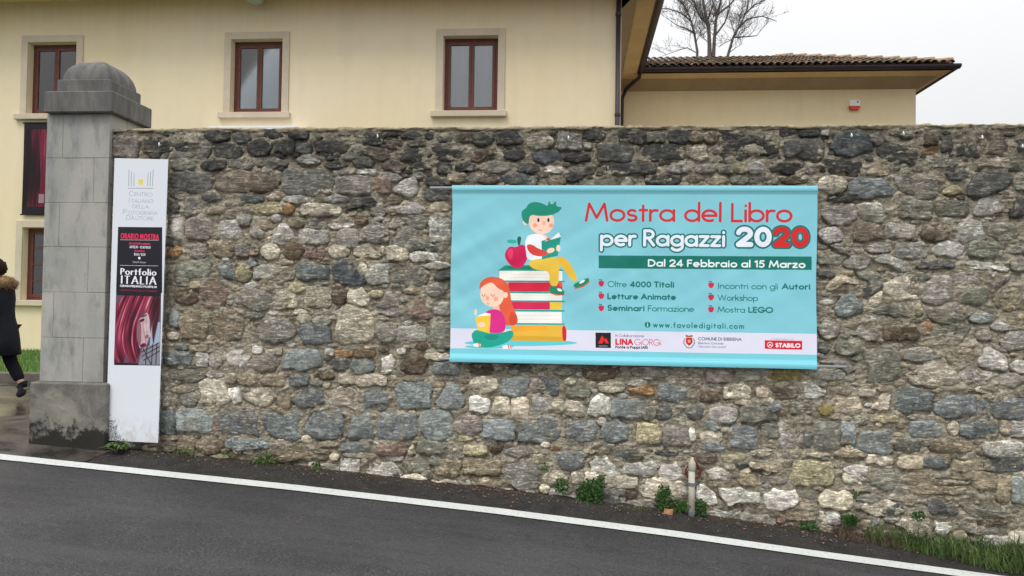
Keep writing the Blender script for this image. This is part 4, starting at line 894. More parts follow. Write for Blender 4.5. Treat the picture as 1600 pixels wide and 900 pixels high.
def hair_tex(h, w_, seed=0, slant=0.25):
    yy, xx = np.mgrid[0:h, 0:w_]/float(h)
    warp = xx-slant*(yy-0.5)**2+0.035*np.sin(yy*4.2+seed)+0.03*fbm(xx*3+seed, yy*2.5, seed, 3)
    s1 = fbm(warp*22+seed*9, yy*0.8, 0.5+seed, 3); s2 = fbm(warp*75+seed*3, yy*2.0, 2.5, 3); s3 = fbm(warp*7+seed*5, yy*1.6, 7.5, 3); s4 = vnoise(xx*160, yy*160)
    t = np.clip((0.5*s1+0.5*s2+0.6*s3-0.62)/0.40+0.05*(s4-0.5), 0, 1)
    a = bg_rgb((36, 8, 22)); m_ = bg_rgb((112, 26, 52)); b = bg_rgb((160, 58, 84)); c = bg_rgb((212, 140, 156))
    t = t[..., None]
    r = np.where(t < 0.45, a+(m_-a)*t/0.45, np.where(t < 0.75, m_+(b-m_)*(t-0.45)/0.3, b+(c-b)*(t-0.75)/0.25))
    return r.astype(np.float32)
def blur(a, r):
    for ax in (0, 1):
        k = np.pad(a, [(r, r) if i == ax else (0, 0) for i in range(a.ndim)], mode='edge'); c_ = np.cumsum(k, axis=ax, dtype=np.float64); z_ = np.zeros_like(np.take(c_, [0], ax)); c_ = np.concatenate([z_, c_], ax)
        n_ = a.shape[ax]; a = (np.take(c_, range(2*r+1, 2*r+1+n_), ax)-np.take(c_, range(0, n_), ax))/(2*r+1)
    return a.astype(np.float32)
def rr_(k): return (math.sin(k*12.9898)*43758.5453) % 1.0
def sign_art():
    A = Art(500, 2640, [(179, 247), (263, 249), (247, 692), (165, 688)], (208, 212, 219))
    Z = lambda x, y: (160+x/3.75, 240+y/3.75); W = lambda x, y: (160+x/3.215, 440+y/3.215)
    BL = (96, 122, 142)
    for x0, x1, y in ((156, 154, 95), (170, 168, 106), (186, 184, 116)): A.line([Z(x0, y), Z(x1, 190)], 0.7, BL)
    for x0, x1, y in ((298, 293, 95), (283, 279, 106), (268, 265, 116)): A.line([Z(x0, y), Z(x1, 190)], 0.7, BL)
    A.line([Z(151, 204), Z(297, 205)], 0.8, BL); A.poly([Z(211, 152), Z(238, 152), Z(237, 184), Z(210, 183)], (216, 204, 90), 0)
    GT = (150, 162, 178)
    for (cap, rest, x0, x1, b) in (('C', 'ENTRO', 155, 293, 250), ('I', 'TALIANO', 152, 298, 289), ('', 'DELLA', 176, 272, 322), ('F', 'OTOGRAFIA', 121, 322, 358), ("D'A", 'UTORE', 140, 298, 391)):
        xm = x0+(x1-x0)*(0.22 if cap == 'C' else 0.14 if cap == 'F' else 0.10 if cap == 'I' else 0.34) if cap else x0
        if cap: A.text(cap, Z(x0, 0)[0], Z(xm-6, 0)[0], Z(0, b)[1], 29/3.75, 0.10, GT, sp=0.12)
        A.text(rest, Z(xm, 0)[0], Z(x1, 0)[0], Z(0, b)[1], 22/3.75, 0.11, GT, sp=0.16)
    K_ = (24, 22, 34)
    A.poly([Z(92, 432), Z(350, 434), W(300, 60), W(68, 60)], K_)
    A.poly([Z(92, 432), Z(350, 434), (250, 572), (178, 571)], K_)
    RD = (226, 44, 84); WH = (226, 226, 234)
    A.text('ORARIO MOSTRA', *[Z(x, 0)[0] for x in (106, 330)], Z(0, 501)[1], 33/3.75, 0.19, RD, ax=1.25, sp=0.42)
    A.line([Z(104, 508), Z(330, 510)], 0.5, WH); A.line([Z(102, 658), Z(326, 661)], 0.5, WH)
    A.text('da martedì a sabato', *[Z(x, 0)[0] for x in (155, 279)], Z(0, 534)[1], 14/3.75, 0.2, RD, ax=1.3, sp=0.2)
    A.text('9.30/12.30 - 15.30/18.30', *[Z(x, 0)[0] for x in (152, 281)], Z(0, 556)[1], 15/3.75, 0.18, WH, ax=1.4, sp=0.2)
    A.text('domenica', *[Z(x, 0)[0] for x in (186, 244)], Z(0, 578)[1], 13/3.75, 0.2, RD, ax=1.3, sp=0.2)
    A.text('10.00 / 12.30', *[Z(x, 0)[0] for x in (183, 250)], Z(0, 600)[1], 15/3.75, 0.18, WH, ax=1.4, sp=0.2)
    A.ell(*Z(215, 615), 1.9, 2.0, (232, 232, 226)); A.text('lunedì chiuso', *[Z(x, 0)[0] for x in (177, 252)], Z(0, 643)[1], 12/3.75, 0.14, (170, 170, 180), sp=0.2)
    A.text('Portfolio', *[Z(x, 0)[0] for x in (104, 316)], Z(0, 712)[1], 38/3.75, 0.13, WH, ax=0.55, ay=1.2, sp=0.34)
    A.text('ITALIA', *[Z(x, 0)[0] for x in (104, 316)], Z(0, 765)[1], 48/3.75, 0.10, WH, ax=0.5, ay=1.3, sp=0.36)
    A.text('GRAN PREMIO FUJIFILM', *[Z(x, 0)[0] for x in (102, 318)], Z(0, 784)[1], 13/3.75, 0.2, WH, ax=0.7, sp=0.3)
    A.text('CENTRO ITALIANO DELLA FOTOGRAFIA', *[Z(x, 0)[0] for x in (104, 320)], Z(0, 808)[1], 11/3.75, 0.14, (150, 30, 50), sp=0.2)
    # photograph at the foot of the poster
    a0 = A.M(*W(68, 71)).astype(int); a1 = A.M(*W(284, 418)).astype(int)
    x0, y0 = a0[0], a0[1]; x1, y1 = a1[0]-2, a1[1]
    A.a[y0:y1, x0:x1] = bg_rgb((92, 70, 88))
    A.poly([W(246, 215), W(290, 205), W(290, 335), W(236, 335)], (150, 166, 188), 0)
    A.poly([W(200, 330), W(290, 316), W(290, 420), W(180, 420)], (128, 128, 138), 0)
    for pts in ([(196, 356), (286, 310)], [(198, 378), (286, 330)], [(206, 398), (286, 352)], [(224, 326), (216, 418)], [(252, 318), (246, 418)], [(204, 340), (244, 418)], [(274, 312), (268, 416)]): A.line([W(*p) for p in pts], 1.3, (34, 30, 44))
    A.poly([W(168, 200), W(200, 180), W(226, 150), W(238, 200), W(236, 236), W(243, 262), W(241, 280), W(230, 286), W(231, 298), W(226, 306), W(222, 322), W(204, 334), W(180, 338), W(168, 300)], (190, 168, 170), 2)
    A.poly([W(166, 200), W(190, 186), W(196, 250), W(192, 330), W(168, 320)], (120, 74, 94), 2, al=0.75)
    A.poly([W(206, 214), W(228, 208), W(230, 246), W(212, 258)], (212, 196, 196), 2, al=0.8)
    A.poly([W(184, 196), W(208, 186), W(212, 198), W(190, 208)], (60, 30, 44), 1); A.poly([W(196, 176), W(224, 166), W(224, 172), W(198, 184)], (70, 34, 50), 1)
    A.poly([W(216, 270), W(236, 270), W(228, 290), W(210, 288)], (134, 98, 108), 2)
    A.poly([W(188, 318), W(214, 310), W(222, 320), W(206, 334), W(190, 334)], (96, 16, 40), 1)
    hp = hair_tex(y1-y0, x1-x0, 4.2, 0.5)
    ov = Art(500, 2640, [(179, 247), (263, 249), (247, 692), (165, 688)], (0, 0, 0))
    ov.poly([W(50, 60), W(292, 60), W(290, 130), W(278, 215), W(262, 285), W(254, 330), W(248, 250), W(240, 185), W(222, 150), W(196, 168), W(172, 205), W(170, 260), W(176, 310), W(192, 350), W(176, 392), W(150, 425), W(128, 425), W(136, 392), W(120, 360), W(100, 425), W(50, 425)], (255, 255, 255), 2)
    for k in range(9):                    # loose strands over the cheek
        xk = 176+rr_(k)*74; ov.line([W(xk-6, 150), W(xk+2, 220+60*rr_(k+50)), W(xk-4+16*rr_(k+9), 300+90*rr_(k+3))], 0.35+0.35*rr_(k+7), (110, 110, 110))
    mk = blur(ov.a, 3)[y0:y1, x0:x1, :1]
    dk = np.clip((np.mgrid[0:y1-y0, 0:x1-x0][1]/float(x1-x0)-0.72)/0.12, 0, 1)[..., None]*0.55
    A.a[y0:y1, x0:x1] = A.a[y0:y1, x0:x1]*(1-mk)+hp*(1-dk)*mk
    A.a[y0:y1, x0:x1] = blur(A.a[y0:y1, x0:x1], 2)
    # mould creeping up from the bottom left corner
    yy, xx = np.mgrid[0:A.h, 0:A.w]; d = xx/500.0*1.6+(A.h-yy)/420.0
    dirt = np.clip(1-(A.h-yy)/260.0, 0, 1)*np.clip((fbm(xx/30.0, yy/45.0, 6.3, 5)-0.35)/0.4, 0, 1)*0.35; A.a = A.a*(1-dirt[..., None])+bg_rgb((128, 120, 106))*dirt[..., None]
    m_ = np.clip((0.70-d+1.5*(fbm(xx/40.0, yy/40.0, 3.3, 6)-0.5))/0.22, 0, 1)*(d < 1.35); m_ = np.clip(m_*np.clip((fbm(xx/5.0, yy/5.0, 1.3, 3)-0.40)/0.25, 0, 1), 0, 1)*0.92
    A.a = A.a*(1-m_[..., None])+bg_rgb((44, 42, 48))*m_[..., None]
    return A.a
def to_lin(a): return np.where(a <= 0.04045, a/12.92, ((a+0.055)/1.055)**2.4)

# ------------------------------------------------------------------ banner
BY = -0.085
tl, tr, br, bl = onY(707, 290, BY), onY(1277, 290, BY), onY(1276, 577, BY), onY(702, 565, BY)
bx0, bx1, bz0, bz1 = (tl[0]+bl[0])/2, (tr[0]+br[0])/2, (bl[2]+br[2])/2, (tl[2]+tr[2])/2
ban = empty('event_banner', ((bx0+bx1)/2, BY, bz0), 'wide turquoise vinyl banner for a book fair hung on the stone wall', 'banner')
nx, nz_ = 180, 96; V = []; UV = []; F = []
for j in range(nz_+1):
    t = j/nz_; z = bz1+(bz0-bz1)*t
    for i in range(nx+1):
        s_ = i/nx; x = bx0+(bx1-bx0)*s_
        sag = 0.0
        y = BY+0.012*math.sin(math.pi*t)                                  # belly between the rods
        for rz in (0.018, 0.982):                                     # sleeves round the rods
            d = abs(t-rz)*(bz1-bz0)
            if d < 0.034: y -= 0.013*math.sqrt(max(0, 1-(d/0.034)**2))
        e = math.sin(math.pi*min(1, max(0, (t-0.04)/0.92)))
        fl = mnoise.noise(Vector((s_*7-t*3.0, t*1.6+s_*1.5, 2.0)))*0.011+mnoise.noise(Vector((s_*19-t*9, t*2.2, 5.0)))*0.0035
        fl += 0.006*mnoise.noise(Vector((s_*13+t*11, t*1.2, 9.0)))*(1.3-t)
        y += fl*e*(1.6-0.7*s_)
        x += 0.004*math.sin(t*9)*(1 if i in (0, nx) else 0)
        V.append((x, y, z)); UV.append((s_, 1-t))
for j in range(nz_):
    for i in range(nx):
        a = j*(nx+1)+i; F.append((a, a+nx+1, a+nx+2, a+1))
M['banner'] = m_img('banner_print', banner_art(), 0.45, 0.35, bump=3.0)
obj('vinyl_sheet', V, F, M['banner'], ban, None, True, uvs=UV)
for z, ua, ub, va in ((bz1-0.02, 672, 1291, 291), (bz0+0.025, 684, 1323, 575)):
    MB().tube([(onY(ua, va, BY)[0], BY+0.003, z), (onY(ub, va, BY)[0], BY+0.003, z)], 0.011, 10).build('rod', M['rod'], ban, True)
    for x in (onY(ua, va, BY)[0]+0.04, onY(ub, va, BY)[0]-0.04):
        MB().tube([(x, BY-0.004, z), (x, 0.02, z)], 0.005, 6).build('bracket', M['galv'], ban, True)

# ------------------------------------------------------------------ information board
SY = -0.10
a_, b_, c_, d_ = onY(179, 247, SY), onY(263, 249, SY), onY(247, 692, SY), onY(165, 688, SY)
sb = empty('information_board', ((c_[0]+d_[0])/2, SY, c_[2]), 'tall narrow white exhibition board with a red haired portrait poster beside the gate pillar', 'sign')
th = 0.025
V = [tuple(a_), tuple(b_), tuple(c_), tuple(d_)]; V = V+[(x, y+th, z) for x, y, z in V]
V = [(x, SY if k < 4 else SY+th, z) for k, (x, y, z) in enumerate(V)]
M['signprint'] = m_img('sign_print', sign_art(), 0.4, 0.4)
M['signedge'] = newmat('board_edge', alb(150, 152, 158), 0.5)
obj('printed_face', V[:4], [(3, 2, 1, 0)], M['signprint'], sb, uvs=[(0, 1), (1, 1), (1, 0), (0, 0)])
V2 = [(x, y+(0.002 if k < 4 else 0), z) for k, (x, y, z) in enumerate(V)]
obj('panel', V2, [(0, 1, 2, 3)[::-1], (4, 5, 6, 7), (0, 4, 5, 1), (1, 5, 6, 2), (2, 6, 7, 3), (3, 7, 4, 0)], M['signedge'], sb)
for z in (0.7, 1.7, 2.6):
    MB().box(-4.2, -4.16, SY+th, 0.02, z, z+0.04).build('bracket', M['galv'], sb); MB().box(-3.86, -3.82, SY+th, 0.02, z, z+0.04).build('bracket', M['galv'], sb)

# ------------------------------------------------------------------ the yellow building
FY = 9.2
bd = empty('yellow_building', (-6, FY, 0.37), 'pale yellow plastered building with brown windows behind the wall', 'building')
XC = onY(971, 60, FY)[0]
EAVE = 8.35; OV = 0.76
wins = []   # opening x0,x1,z0,z1 ; surround top
for x0, x1 in ((-12.21, -11.08), (-7.53, -6.39), (-2.87, -1.71)): wins.append((x0, x1, 5.72, 7.32, 'blue' if x0 == -7.53 else 'pale'))
for x0, x1 in ((-12.21, -11.08), (-7.53, -6.39), (-2.87, -1.71)): wins.append((x0, x1, 1.60, 3.20, 'dark'))
def facade(x0, x1, z0, z1, y, holes, mat, name, parent, thick=0.35):
    xs = sorted({x0, x1, *[h[0] for h in holes], *[h[1] for h in holes]}); zs = sorted({z0, z1, *[h[2] for h in holes], *[h[3] for h in holes]})
    b = MB()
    for i in range(len(xs)-1):
        for j in range(len(zs)-1):
            cx, cz = (xs[i]+xs[i+1])/2, (zs[j]+zs[j+1])/2
            if any(h[0] < cx < h[1] and h[2] < cz < h[3] for h in holes): continue
            b.add([(xs[i], y, zs[j]), (xs[i+1], y, zs[j]), (xs[i+1], y, zs[j+1]), (xs[i], y, zs[j+1])], [(0, 1, 2, 3)])
            b.add([(xs[i], y+thick, zs[j]), (xs[i+1], y+thick, zs[j]), (xs[i+1], y+thick, zs[j+1]), (xs[i], y+thick, zs[j+1])], [(3, 2, 1, 0)])
    for h in holes:
        a, c, d, e = h[:4]
        b.add([(a, y, d), (a, y+thick, d), (a, y+thick, e), (a, y, e)], [(0, 1, 2, 3)[::-1]]); b.add([(c, y, d), (c, y+thick, d), (c, y+thick, e), (c, y, e)], [(0, 1, 2, 3)])
        b.add([(a, y, e), (c, y, e), (c, y+thick, e), (a, y+thick, e)], [(0, 1, 2, 3)]); b.add([(a, y, d), (c, y, d), (c, y+thick, d), (a, y+thick, d)], [(3, 2, 1, 0)])
    return b.build(name, mat, parent)
facade(-24, XC, 0.3, EAVE+0.1, FY, wins, M['plaster'], 'wall', bd)
MB().box(XC-0.3, XC-0.001, FY+0.36, 24, 0.3, EAVE+0.1).build('side_wall', M['plaster'], bd)
for (x0, x1, z0, z1, kind) in wins:
    b = MB(); s = 0.155; f_ = FY-0.035
    g = 0.003
    b.box(x0-s, x0-g, f_, FY+0.2, z0, z1+s-0.0, 0.005); b.box(x1+g, x1+s, f_, FY+0.2, z0, z1+s, 0.005); b.box(x0-g, x1+g, f_-0.001, FY+0.2, z1+g, z1+s, 0.005)
    wn = b.build('window', M['surround'], bd)
    MB().box(x0-s-0.09, x1+s+0.05, FY-0.10, FY+0.2, z0-0.125, z0-0.002, 0.008).build('sill', M['surround'], wn)
    fy = FY+0.16; fw = 0.075; xm = (x0+x1)/2
    b = MB()
    b.box(x0, x0+fw, fy, fy+0.07, z0, z1); b.box(x1-fw, x1, fy, fy+0.07, z0, z1); b.box(x0+fw, x1-fw, fy-0.001, fy+0.07, z1-0.08, z1); b.box(x0+fw, x1-fw, fy-0.001, fy+0.07, z0, z0+0.06)
    b.build('frame', M['wood'], wn)
    for side in (0, 1):
        a0, a1 = (x0+fw, xm-0.001) if side == 0 else (xm+0.001, x1-fw)
        q = 0.058; b = MB(); c0, c1 = z0+0.062, z1-0.082
        b.box(a0, a0+q, fy-0.02, fy+0.04, c0, c1, 0.004); b.box(a1-q, a1, fy-0.02, fy+0.04, c0, c1, 0.004); b.box(a0+q, a1-q, fy-0.019, fy+0.04, c0, c0+q+0.01); b.box(a0+q, a1-q, fy-0.019, fy+0.04, c1-q, c1)
        if kind == 'dark':
            for k in (1, 2, 3): b.box(a0+q, a1-q, fy-0.01, fy+0.03, c0+(c1-c0)*k/4-0.015, c0+(c1-c0)*k/4+0.015)
        b.build('casement', M['wood'], wn)
        MB().box(a0+q-0.003, a1-q+0.003, fy+0.005, fy+0.012, c0+q, c1-q+0.003).build('pane', None, wn)
    # sheet behind the panes: painted sky reflection above, dark room below
    b = MB(); kx = np.linspace(x0+0.08, x1-0.08, 40); V = []; F = []
    for i, x in enumerate(kx):
        y = FY+0.20+0.004*math.sin(x*40); V += [(x, y, z0), (x, y, z1)]
    for i in range(39): F.append((2*i, 2*i+2, 2*i+3, 2*i+1))
    obj('window_backing', V, F, M['window_backing'] if kind == 'blue' else M['window_backing_pale'] if kind == 'pale' else M['dark'], wn, None, True)
gm = bpy.data.materials.new('window_glass'); gm.use_nodes = True; n_t = gm.node_tree; n_t.nodes.clear()
o1 = n_t.nodes.new('ShaderNodeOutputMaterial'); mxs = n_t.nodes.new('ShaderNodeMixShader'); tr_ = n_t.nodes.new('ShaderNodeBsdfTransparent'); gl = n_t.nodes.new('ShaderNodeBsdfGlossy')
gl.inputs['Roughness'].default_value = 0.03; fr = n_t.nodes.new('ShaderNodeFresnel'); fr.inputs['IOR'].default_value = 2.1
tr_.inputs['Color'].default_value = (0.93, 0.96, 0.97, 1)
n_t.links.new(fr.outputs[0], mxs.inputs[0]); n_t.links.new(tr_.outputs[0], mxs.inputs[1]); n_t.links.new(gl.outputs[0], mxs.inputs[2]); n_t.links.new(mxs.outputs[0], o1.inputs[0])
for o in bpy.data.objects:
    if o.name.startswith('pane'): o.data.materials.clear(); o.data.materials.append(gm)
# downpipe with clamps
dx = onY(966, 60, FY-0.09)[0]
dp = MB().tube([(dx, FY-0.09, 0.4), (dx, FY-0.09, EAVE-0.1)], 0.05, 14).build('downpipe', M['gutter'], bd, True)
for z in (5.6, 7.7, 3.4, 1.4): MB().lathe([(0.05, -0.03), (0.062, -0.03), (0.062, 0.03), (0.05, 0.03)], (dx, FY-0.09, z), 14).build('clamp', M['gutter'], dp)
# eaves of the main block: soffit and gutter on the front and on the right side
XE = XC+OV; YE = FY-OV
# rear wing: wall plane, eave
WY = 15.4
WXR = onY(1431, 160, WY)[0]
WZ = onY(1200, 140, WY)[2]                 # top of the wing wall
WEY = WY-0.80; WEZ = onY(1200, 112, WEY)[2]  # underside of its eave edge
WEX = onY(1489, 104, WEY)[0]
EZ = WEZ
def quad(a, b, c, d): return [a, b, c, d]
b = MB()
b.add([(-24, YE, EZ), (XE, YE, EZ), (XC, FY, EAVE-0.12), (-24, FY, EAVE-0.12)], [(0, 1, 2, 3)])
b.build('front_soffit', M['soffit'], bd)
ym = WEY
xm1 = XC+0.33
b = MB(); zm = EZ-0.06
b.add([(xm1, FY-0.33, zm), (XE, YE, EZ), (XE, ym, EZ), (xm1, ym, zm)], [(0, 1, 2, 3)]); b.build('side_soffit', M['soffit'], bd)
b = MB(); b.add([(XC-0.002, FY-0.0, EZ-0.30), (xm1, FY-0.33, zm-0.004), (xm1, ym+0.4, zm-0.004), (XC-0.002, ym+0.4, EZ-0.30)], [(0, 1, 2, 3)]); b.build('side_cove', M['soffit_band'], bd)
def gutter(p0, p1, name, parent, outv, r_=0.075):
    p0, p1, o2 = Vector(p0), Vector(p1), Vector(outv); V = []; F = []; n = 10
    prof = [(math.cos(t)*r_, math.sin(t)*r_) for t in [math.pi+math.pi*k/n for k in range(n+1)]]; prof = prof+[(prof[-1][0]+0.012, 0.012)]+[(0.85*x, 0.85*y) for x, y in prof[::-1]]
    for p in (p0, p1):
        for (a, c) in prof: V.append((p+o2*a+Vector((0, 0, c)))[:])
    m_ = len(prof)
    for k in range(m_): F.append((k, (k+1) % m_, m_+(k+1) % m_, m_+k))
    F += [tuple(range(m_)), tuple(range(2*m_-1, m_-1, -1))]
    return obj(name, V, F, M['gutter'], parent)
gutter((XE+0.07, YE-0.1, EZ+0.10), (XE+0.07, ym-0.02, EZ+0.10), 'side_gutter', bd, (1, 0, 0), 0.10)
gutter((-24, YE-0.075, EZ+0.06), (XE+0.08, YE-0.075, EZ+0.06), 'front_gutter', bd, (0, -1, 0))
MB().box(XE-0.03, XE-0.002, YE, ym, EZ-0.02, EZ+0.12).build('side_fascia', M['gutter'], bd)
# main roof
def tile_rows(parent, origin, ux, uy, cols, rows, pitch_x, pitch_y, limit, clipf, zup, nm='roof_tile'):
    """barrel tiles: ux = along the eave, uy = up the slope"""
    ux, uy = Vector(ux), Vector(uy); nrm = ux.cross(uy).normalized()
    if nrm.z < 0: nrm = -nrm
    rr = random.Random(5); cnt_ = 0; SV = []; SF = []; SC = []; meshes = []
    pal = [(142, 114, 98), (124, 100, 88), (156, 132, 114), (104, 90, 80), (132, 118, 102), (166, 146, 128), (92, 80, 74)]
    for r_ in range(rows):
        for c in range(cols):
            o0 = Vector(origin)+ux*(c*pitch_x+rr.uniform(-.012, .012))+uy*(r_*pitch_y+rr.uniform(-.02, .02))
            if not clipf(o0): continue
            Vv = []; L = pitch_y*1.22; n = 6
            for e, (w0, lift) in enumerate(((0.098, 0.045), (0.080, 0.015))):
                for q in (1.0, 0.80):
                    for k in range(n+1):
                        t = math.pi*k/n; Vv.append((o0+ux*(math.cos(t)*w0*q+rr.uniform(-.002, .002))+uy*(e*L)+nrm*(lift+math.sin(t)*w0*0.85*q))[:])
            m_ = n+1; Ff = []
            for k in range(n):
                Ff.append((k, k+1, 2*m_+k+1, 2*m_+k)); Ff.append((m_+k+1, m_+k, 3*m_+k, 3*m_+k+1)); Ff.append((k+1, k, m_+k, m_+k+1)); 
            Ff += [(0, 2*m_, 3*m_, m_), (n, m_+n, 3*m_+n, 2*m_+n)]
            cc = np.array(alb(*pal[rr.randrange(len(pal))]))*rr.uniform(0.62, 1.02)
            if cnt_ < limit: obj(nm, Vv, Ff, M['tile'], parent, None, True, cols=cc)
            else:
                n0 = len(SV); SV += Vv; SF += [tuple(i+n0 for i in f) for f in Ff]; SC += [cc]*len(Vv)
            cnt_ += 1
    if SV: tag(obj(nm, SV, SF, M['tile'], parent, None, True, cols=np.array(SC)), 'the tiles higher up the slope', kind='stuff')
M['underlay'] = newmat('roof_underlay', alb(70, 58, 48), 0.95)
RZ = EZ+0.10; pt = math.tan(R(20))
xr, yr = (-24+XE)/2, 0
V = [(-25, YE, RZ), (XE, YE, RZ), (XE, 25, RZ), (-25, 25, RZ), (XE-6, YE+6, RZ+6*pt), (XE-6, 19, RZ+6*pt), (-19, YE+6, RZ+6*pt), (-19, 19, RZ+6*pt)]
mr = obj('roof', V, [(0, 1, 4, 6), (1, 2, 5, 4), (2, 3, 7, 5), (3, 0, 6, 7), (4, 5, 7, 6)], M['underlay'], bd)
tile_rows(mr, (XE+0.02, YE, RZ+0.02), (0, 1, 0), (-math.cos(R(20)), 0, math.sin(R(20))), 66, 2, 0.20, 0.34, 132, lambda p: p.y < ym+1.2, 1)
# rear wing body
facade(XC-0.3, WXR, 0.3, WZ+0.05, WY, [], M['plaster_wing'], 'wing_wall', bd)
MB().box(WXR-0.35, WXR-0.002, WY+0.36, 24, 0.3, WZ+0.05).build('wing_side_wall', M['plaster_wing'], bd)
zc_ = onY(1200, 121, WY-0.42)[2]
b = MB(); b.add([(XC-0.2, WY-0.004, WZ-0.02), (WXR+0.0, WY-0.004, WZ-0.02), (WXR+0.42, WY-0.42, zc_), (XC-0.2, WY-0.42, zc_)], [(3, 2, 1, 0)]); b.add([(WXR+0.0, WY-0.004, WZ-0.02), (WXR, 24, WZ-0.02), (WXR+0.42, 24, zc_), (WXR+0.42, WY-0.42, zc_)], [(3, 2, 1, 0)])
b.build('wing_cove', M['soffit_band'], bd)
b = MB(); b.add([(XC-0.2, WY-0.41, zc_-0.003), (WXR+0.41, WY-0.41, zc_-0.003), (WEX, WEY, WEZ), (XC-0.2, WEY, WEZ)], [(3, 2, 1, 0)]); b.add([(WXR+0.41, WY-0.41, zc_-0.003), (WXR+0.41, 24, zc_-0.003), (WEX, 24, WEZ), (WEX, WEY, WEZ)], [(3, 2, 1, 0)])
b.build('wing_soffit', M['soffit'], bd)
gutter((XE-0.1, WEY-0.08, WEZ+0.10), (WEX+0.14, WEY-0.08, WEZ+0.10), 'wing_gutter', bd, (0, -1, 0), 0.10)
gutter((WEX+0.08, WEY-0.12, WEZ+0.10), (WEX+0.08, 24, WEZ+0.10), 'wing_side_gutter', bd, (1, 0, 0), 0.10)
MB().box(XC-0.1, WEX, WEY-0.004, WEY+0.025, WEZ-0.012, WEZ+0.14).build('wing_fascia', M['gutter'], bd); MB().box(WEX-0.02, WEX+0.004, WEY+0.03, 24, WEZ-0.012, WEZ+0.14).build('wing_side_fascia', M['gutter'], bd)
ex = onY(1000, 118, WEY)[0]; ex2 = onY(975, 138, WY-0.1)[0]
MB().tube([(ex, WEY-0.06, WEZ+0.05), (ex-0.02, WEY, WEZ-0.12), (ex2+0.05, WY-0.12, WZ-0.0), (ex2-0.05, WY-0.1, WZ-0.25), (ex2-0.08, WY-0.1, 0.4)], 0.05, 12).build('corner_downpipe', M['gutter'], bd, True)
p2 = R(21.0); wr0 = WEZ+0.13
rd = 3.4
V = [(XE-1.2, WEY, wr0), (WEX, WEY, wr0), (WEX-rd, WEY+rd, wr0+rd*math.tan(p2)), (XE-1.2, WEY+rd, wr0+rd*math.tan(p2)), (WEX, 24, wr0), (WEX-rd, 24, wr0+rd*math.tan(p2))]
wrf = obj('wing_roof', V, [(0, 1, 2, 3), (1, 4, 5, 2)], M['underlay'], bd)
ncol = int((WEX-XE)/0.205)+2
tile_rows(wrf, (XE-0.1, WEY-0.05, wr0+0.005), (1, 0, 0), (0, math.cos(p2), math.sin(p2)), ncol, 10, 0.205, 0.36, 150,
          lambda p: p.x < WEX-0.05-(p.y-WEY)*0.95, 1)
hb = MB()
for k in range(11):
    t = k*0.33; a = Vector((WEX-0.02-t, WEY+t, wr0+0.09+t*math.tan(p2))); c = Vector((WEX-0.02-t-0.4, WEY+t+0.4, wr0+0.05+(t+0.4)*math.tan(p2)))
    t_ = MB().tube([a, c], [0.115, 0.09], 8)
    t_.build('hip_tile', M['tile'], wrf, True, cols=np.array(alb(160, 134, 110)))

# ------------------------------------------------------------------ small things on the building
c = onY(1335, 164, WY-0.05); z1 = onY(1335, 157, WY-0.05)[2]; z0 = onY(1335, 171.5, WY-0.05)[2]; hw = 0.145
al = empty('alarm_siren', (c[0], WY-0.05, z0), 'small white alarm box with a red lower half on the wing wall', 'alarm')
zm_ = z0+(z1-z0)*0.36
def trap(x0, x1, x2, x3, z0, z1, y0, y1): return [(x0, y0, z0), (x1, y0, z0), (x1, y1, z0), (x0, y1, z0), (x2, y0, z1), (x3, y0, z1), (x3, y1, z1), (x2, y1, z1)]
BF = [(0, 3, 2, 1), (4, 5, 6, 7), (0, 1, 5, 4), (1, 2, 6, 5), (2, 3, 7, 6), (3, 0, 4, 7)]
obj('housing', trap(c[0]-hw, c[0]+hw, c[0]-hw*0.97, c[0]+hw*0.97, zm_+0.002, z1, WY-0.11, WY), BF, newmat('siren_white', alb(214, 206, 200), 0.4), al)
obj('strobe_cover', trap(c[0]-hw*0.8, c[0]+hw*0.8, c[0]-hw, c[0]+hw, z0, zm_, WY-0.11, WY), BF, newmat('siren_red', alb(188, 62, 44), 0.35), al)
MB().box(c[0]+0.05, c[0]+0.09, WY-0.113, WY-0.1101, zm_+0.09, zm_+0.13).build('badge', M['gutter'], al)
# wall lamp high on the facade
lp = onY(398, 3, FY-0.35)
M['lampglass'] = newmat('frosted_lamp_glass', alb(150, 165, 150), 0.35); M['lampmetal'] = newmat('lamp_metal', alb(96, 104, 98), 0.45)
lm = empty('wall_lamp', tuple(lp), 'round wall lamp with pale green glass above the middle window', 'lamp')
MB().lathe([(0.001, -0.03), (0.10, -0.02), (0.165, 0.02), (0.185, 0.08), (0.18, 0.09), (0.0, 0.1)], lp, 24).build('glass', M['lampglass'], lm, True)
MB().lathe([(0.0, 0.26), (0.10, 0.24), (0.19, 0.12), (0.20, 0.09), (0.186, 0.09)], lp, 24).build('shade', M['lampmetal'], lm, True)
MB().tube([(lp[0], FY-0.35, lp[2]+0.24), (lp[0], FY-0.32, lp[2]+0.42), (lp[0], FY-0.1, lp[2]+0.48), (lp[0], FY, lp[2]+0.44)], 0.02, 8).build('arm', M['lampmetal'], lm, True)
# white ledge just above the wall line
c0, c1 = onY(325, 199, FY-0.45), onY(466, 199, FY-0.45); zt = onY(390, 197, FY-0.45)[2]
tag(MB().box(c0[0], c1[0], FY-0.45, FY-0.001, zt-0.14, zt, 0.01).build('door_canopy', newmat('canopy_white', (0.8, 0.82, 0.85), 0.5)), 'flat white door canopy just showing over the wall beneath the middle window', 'canopy')
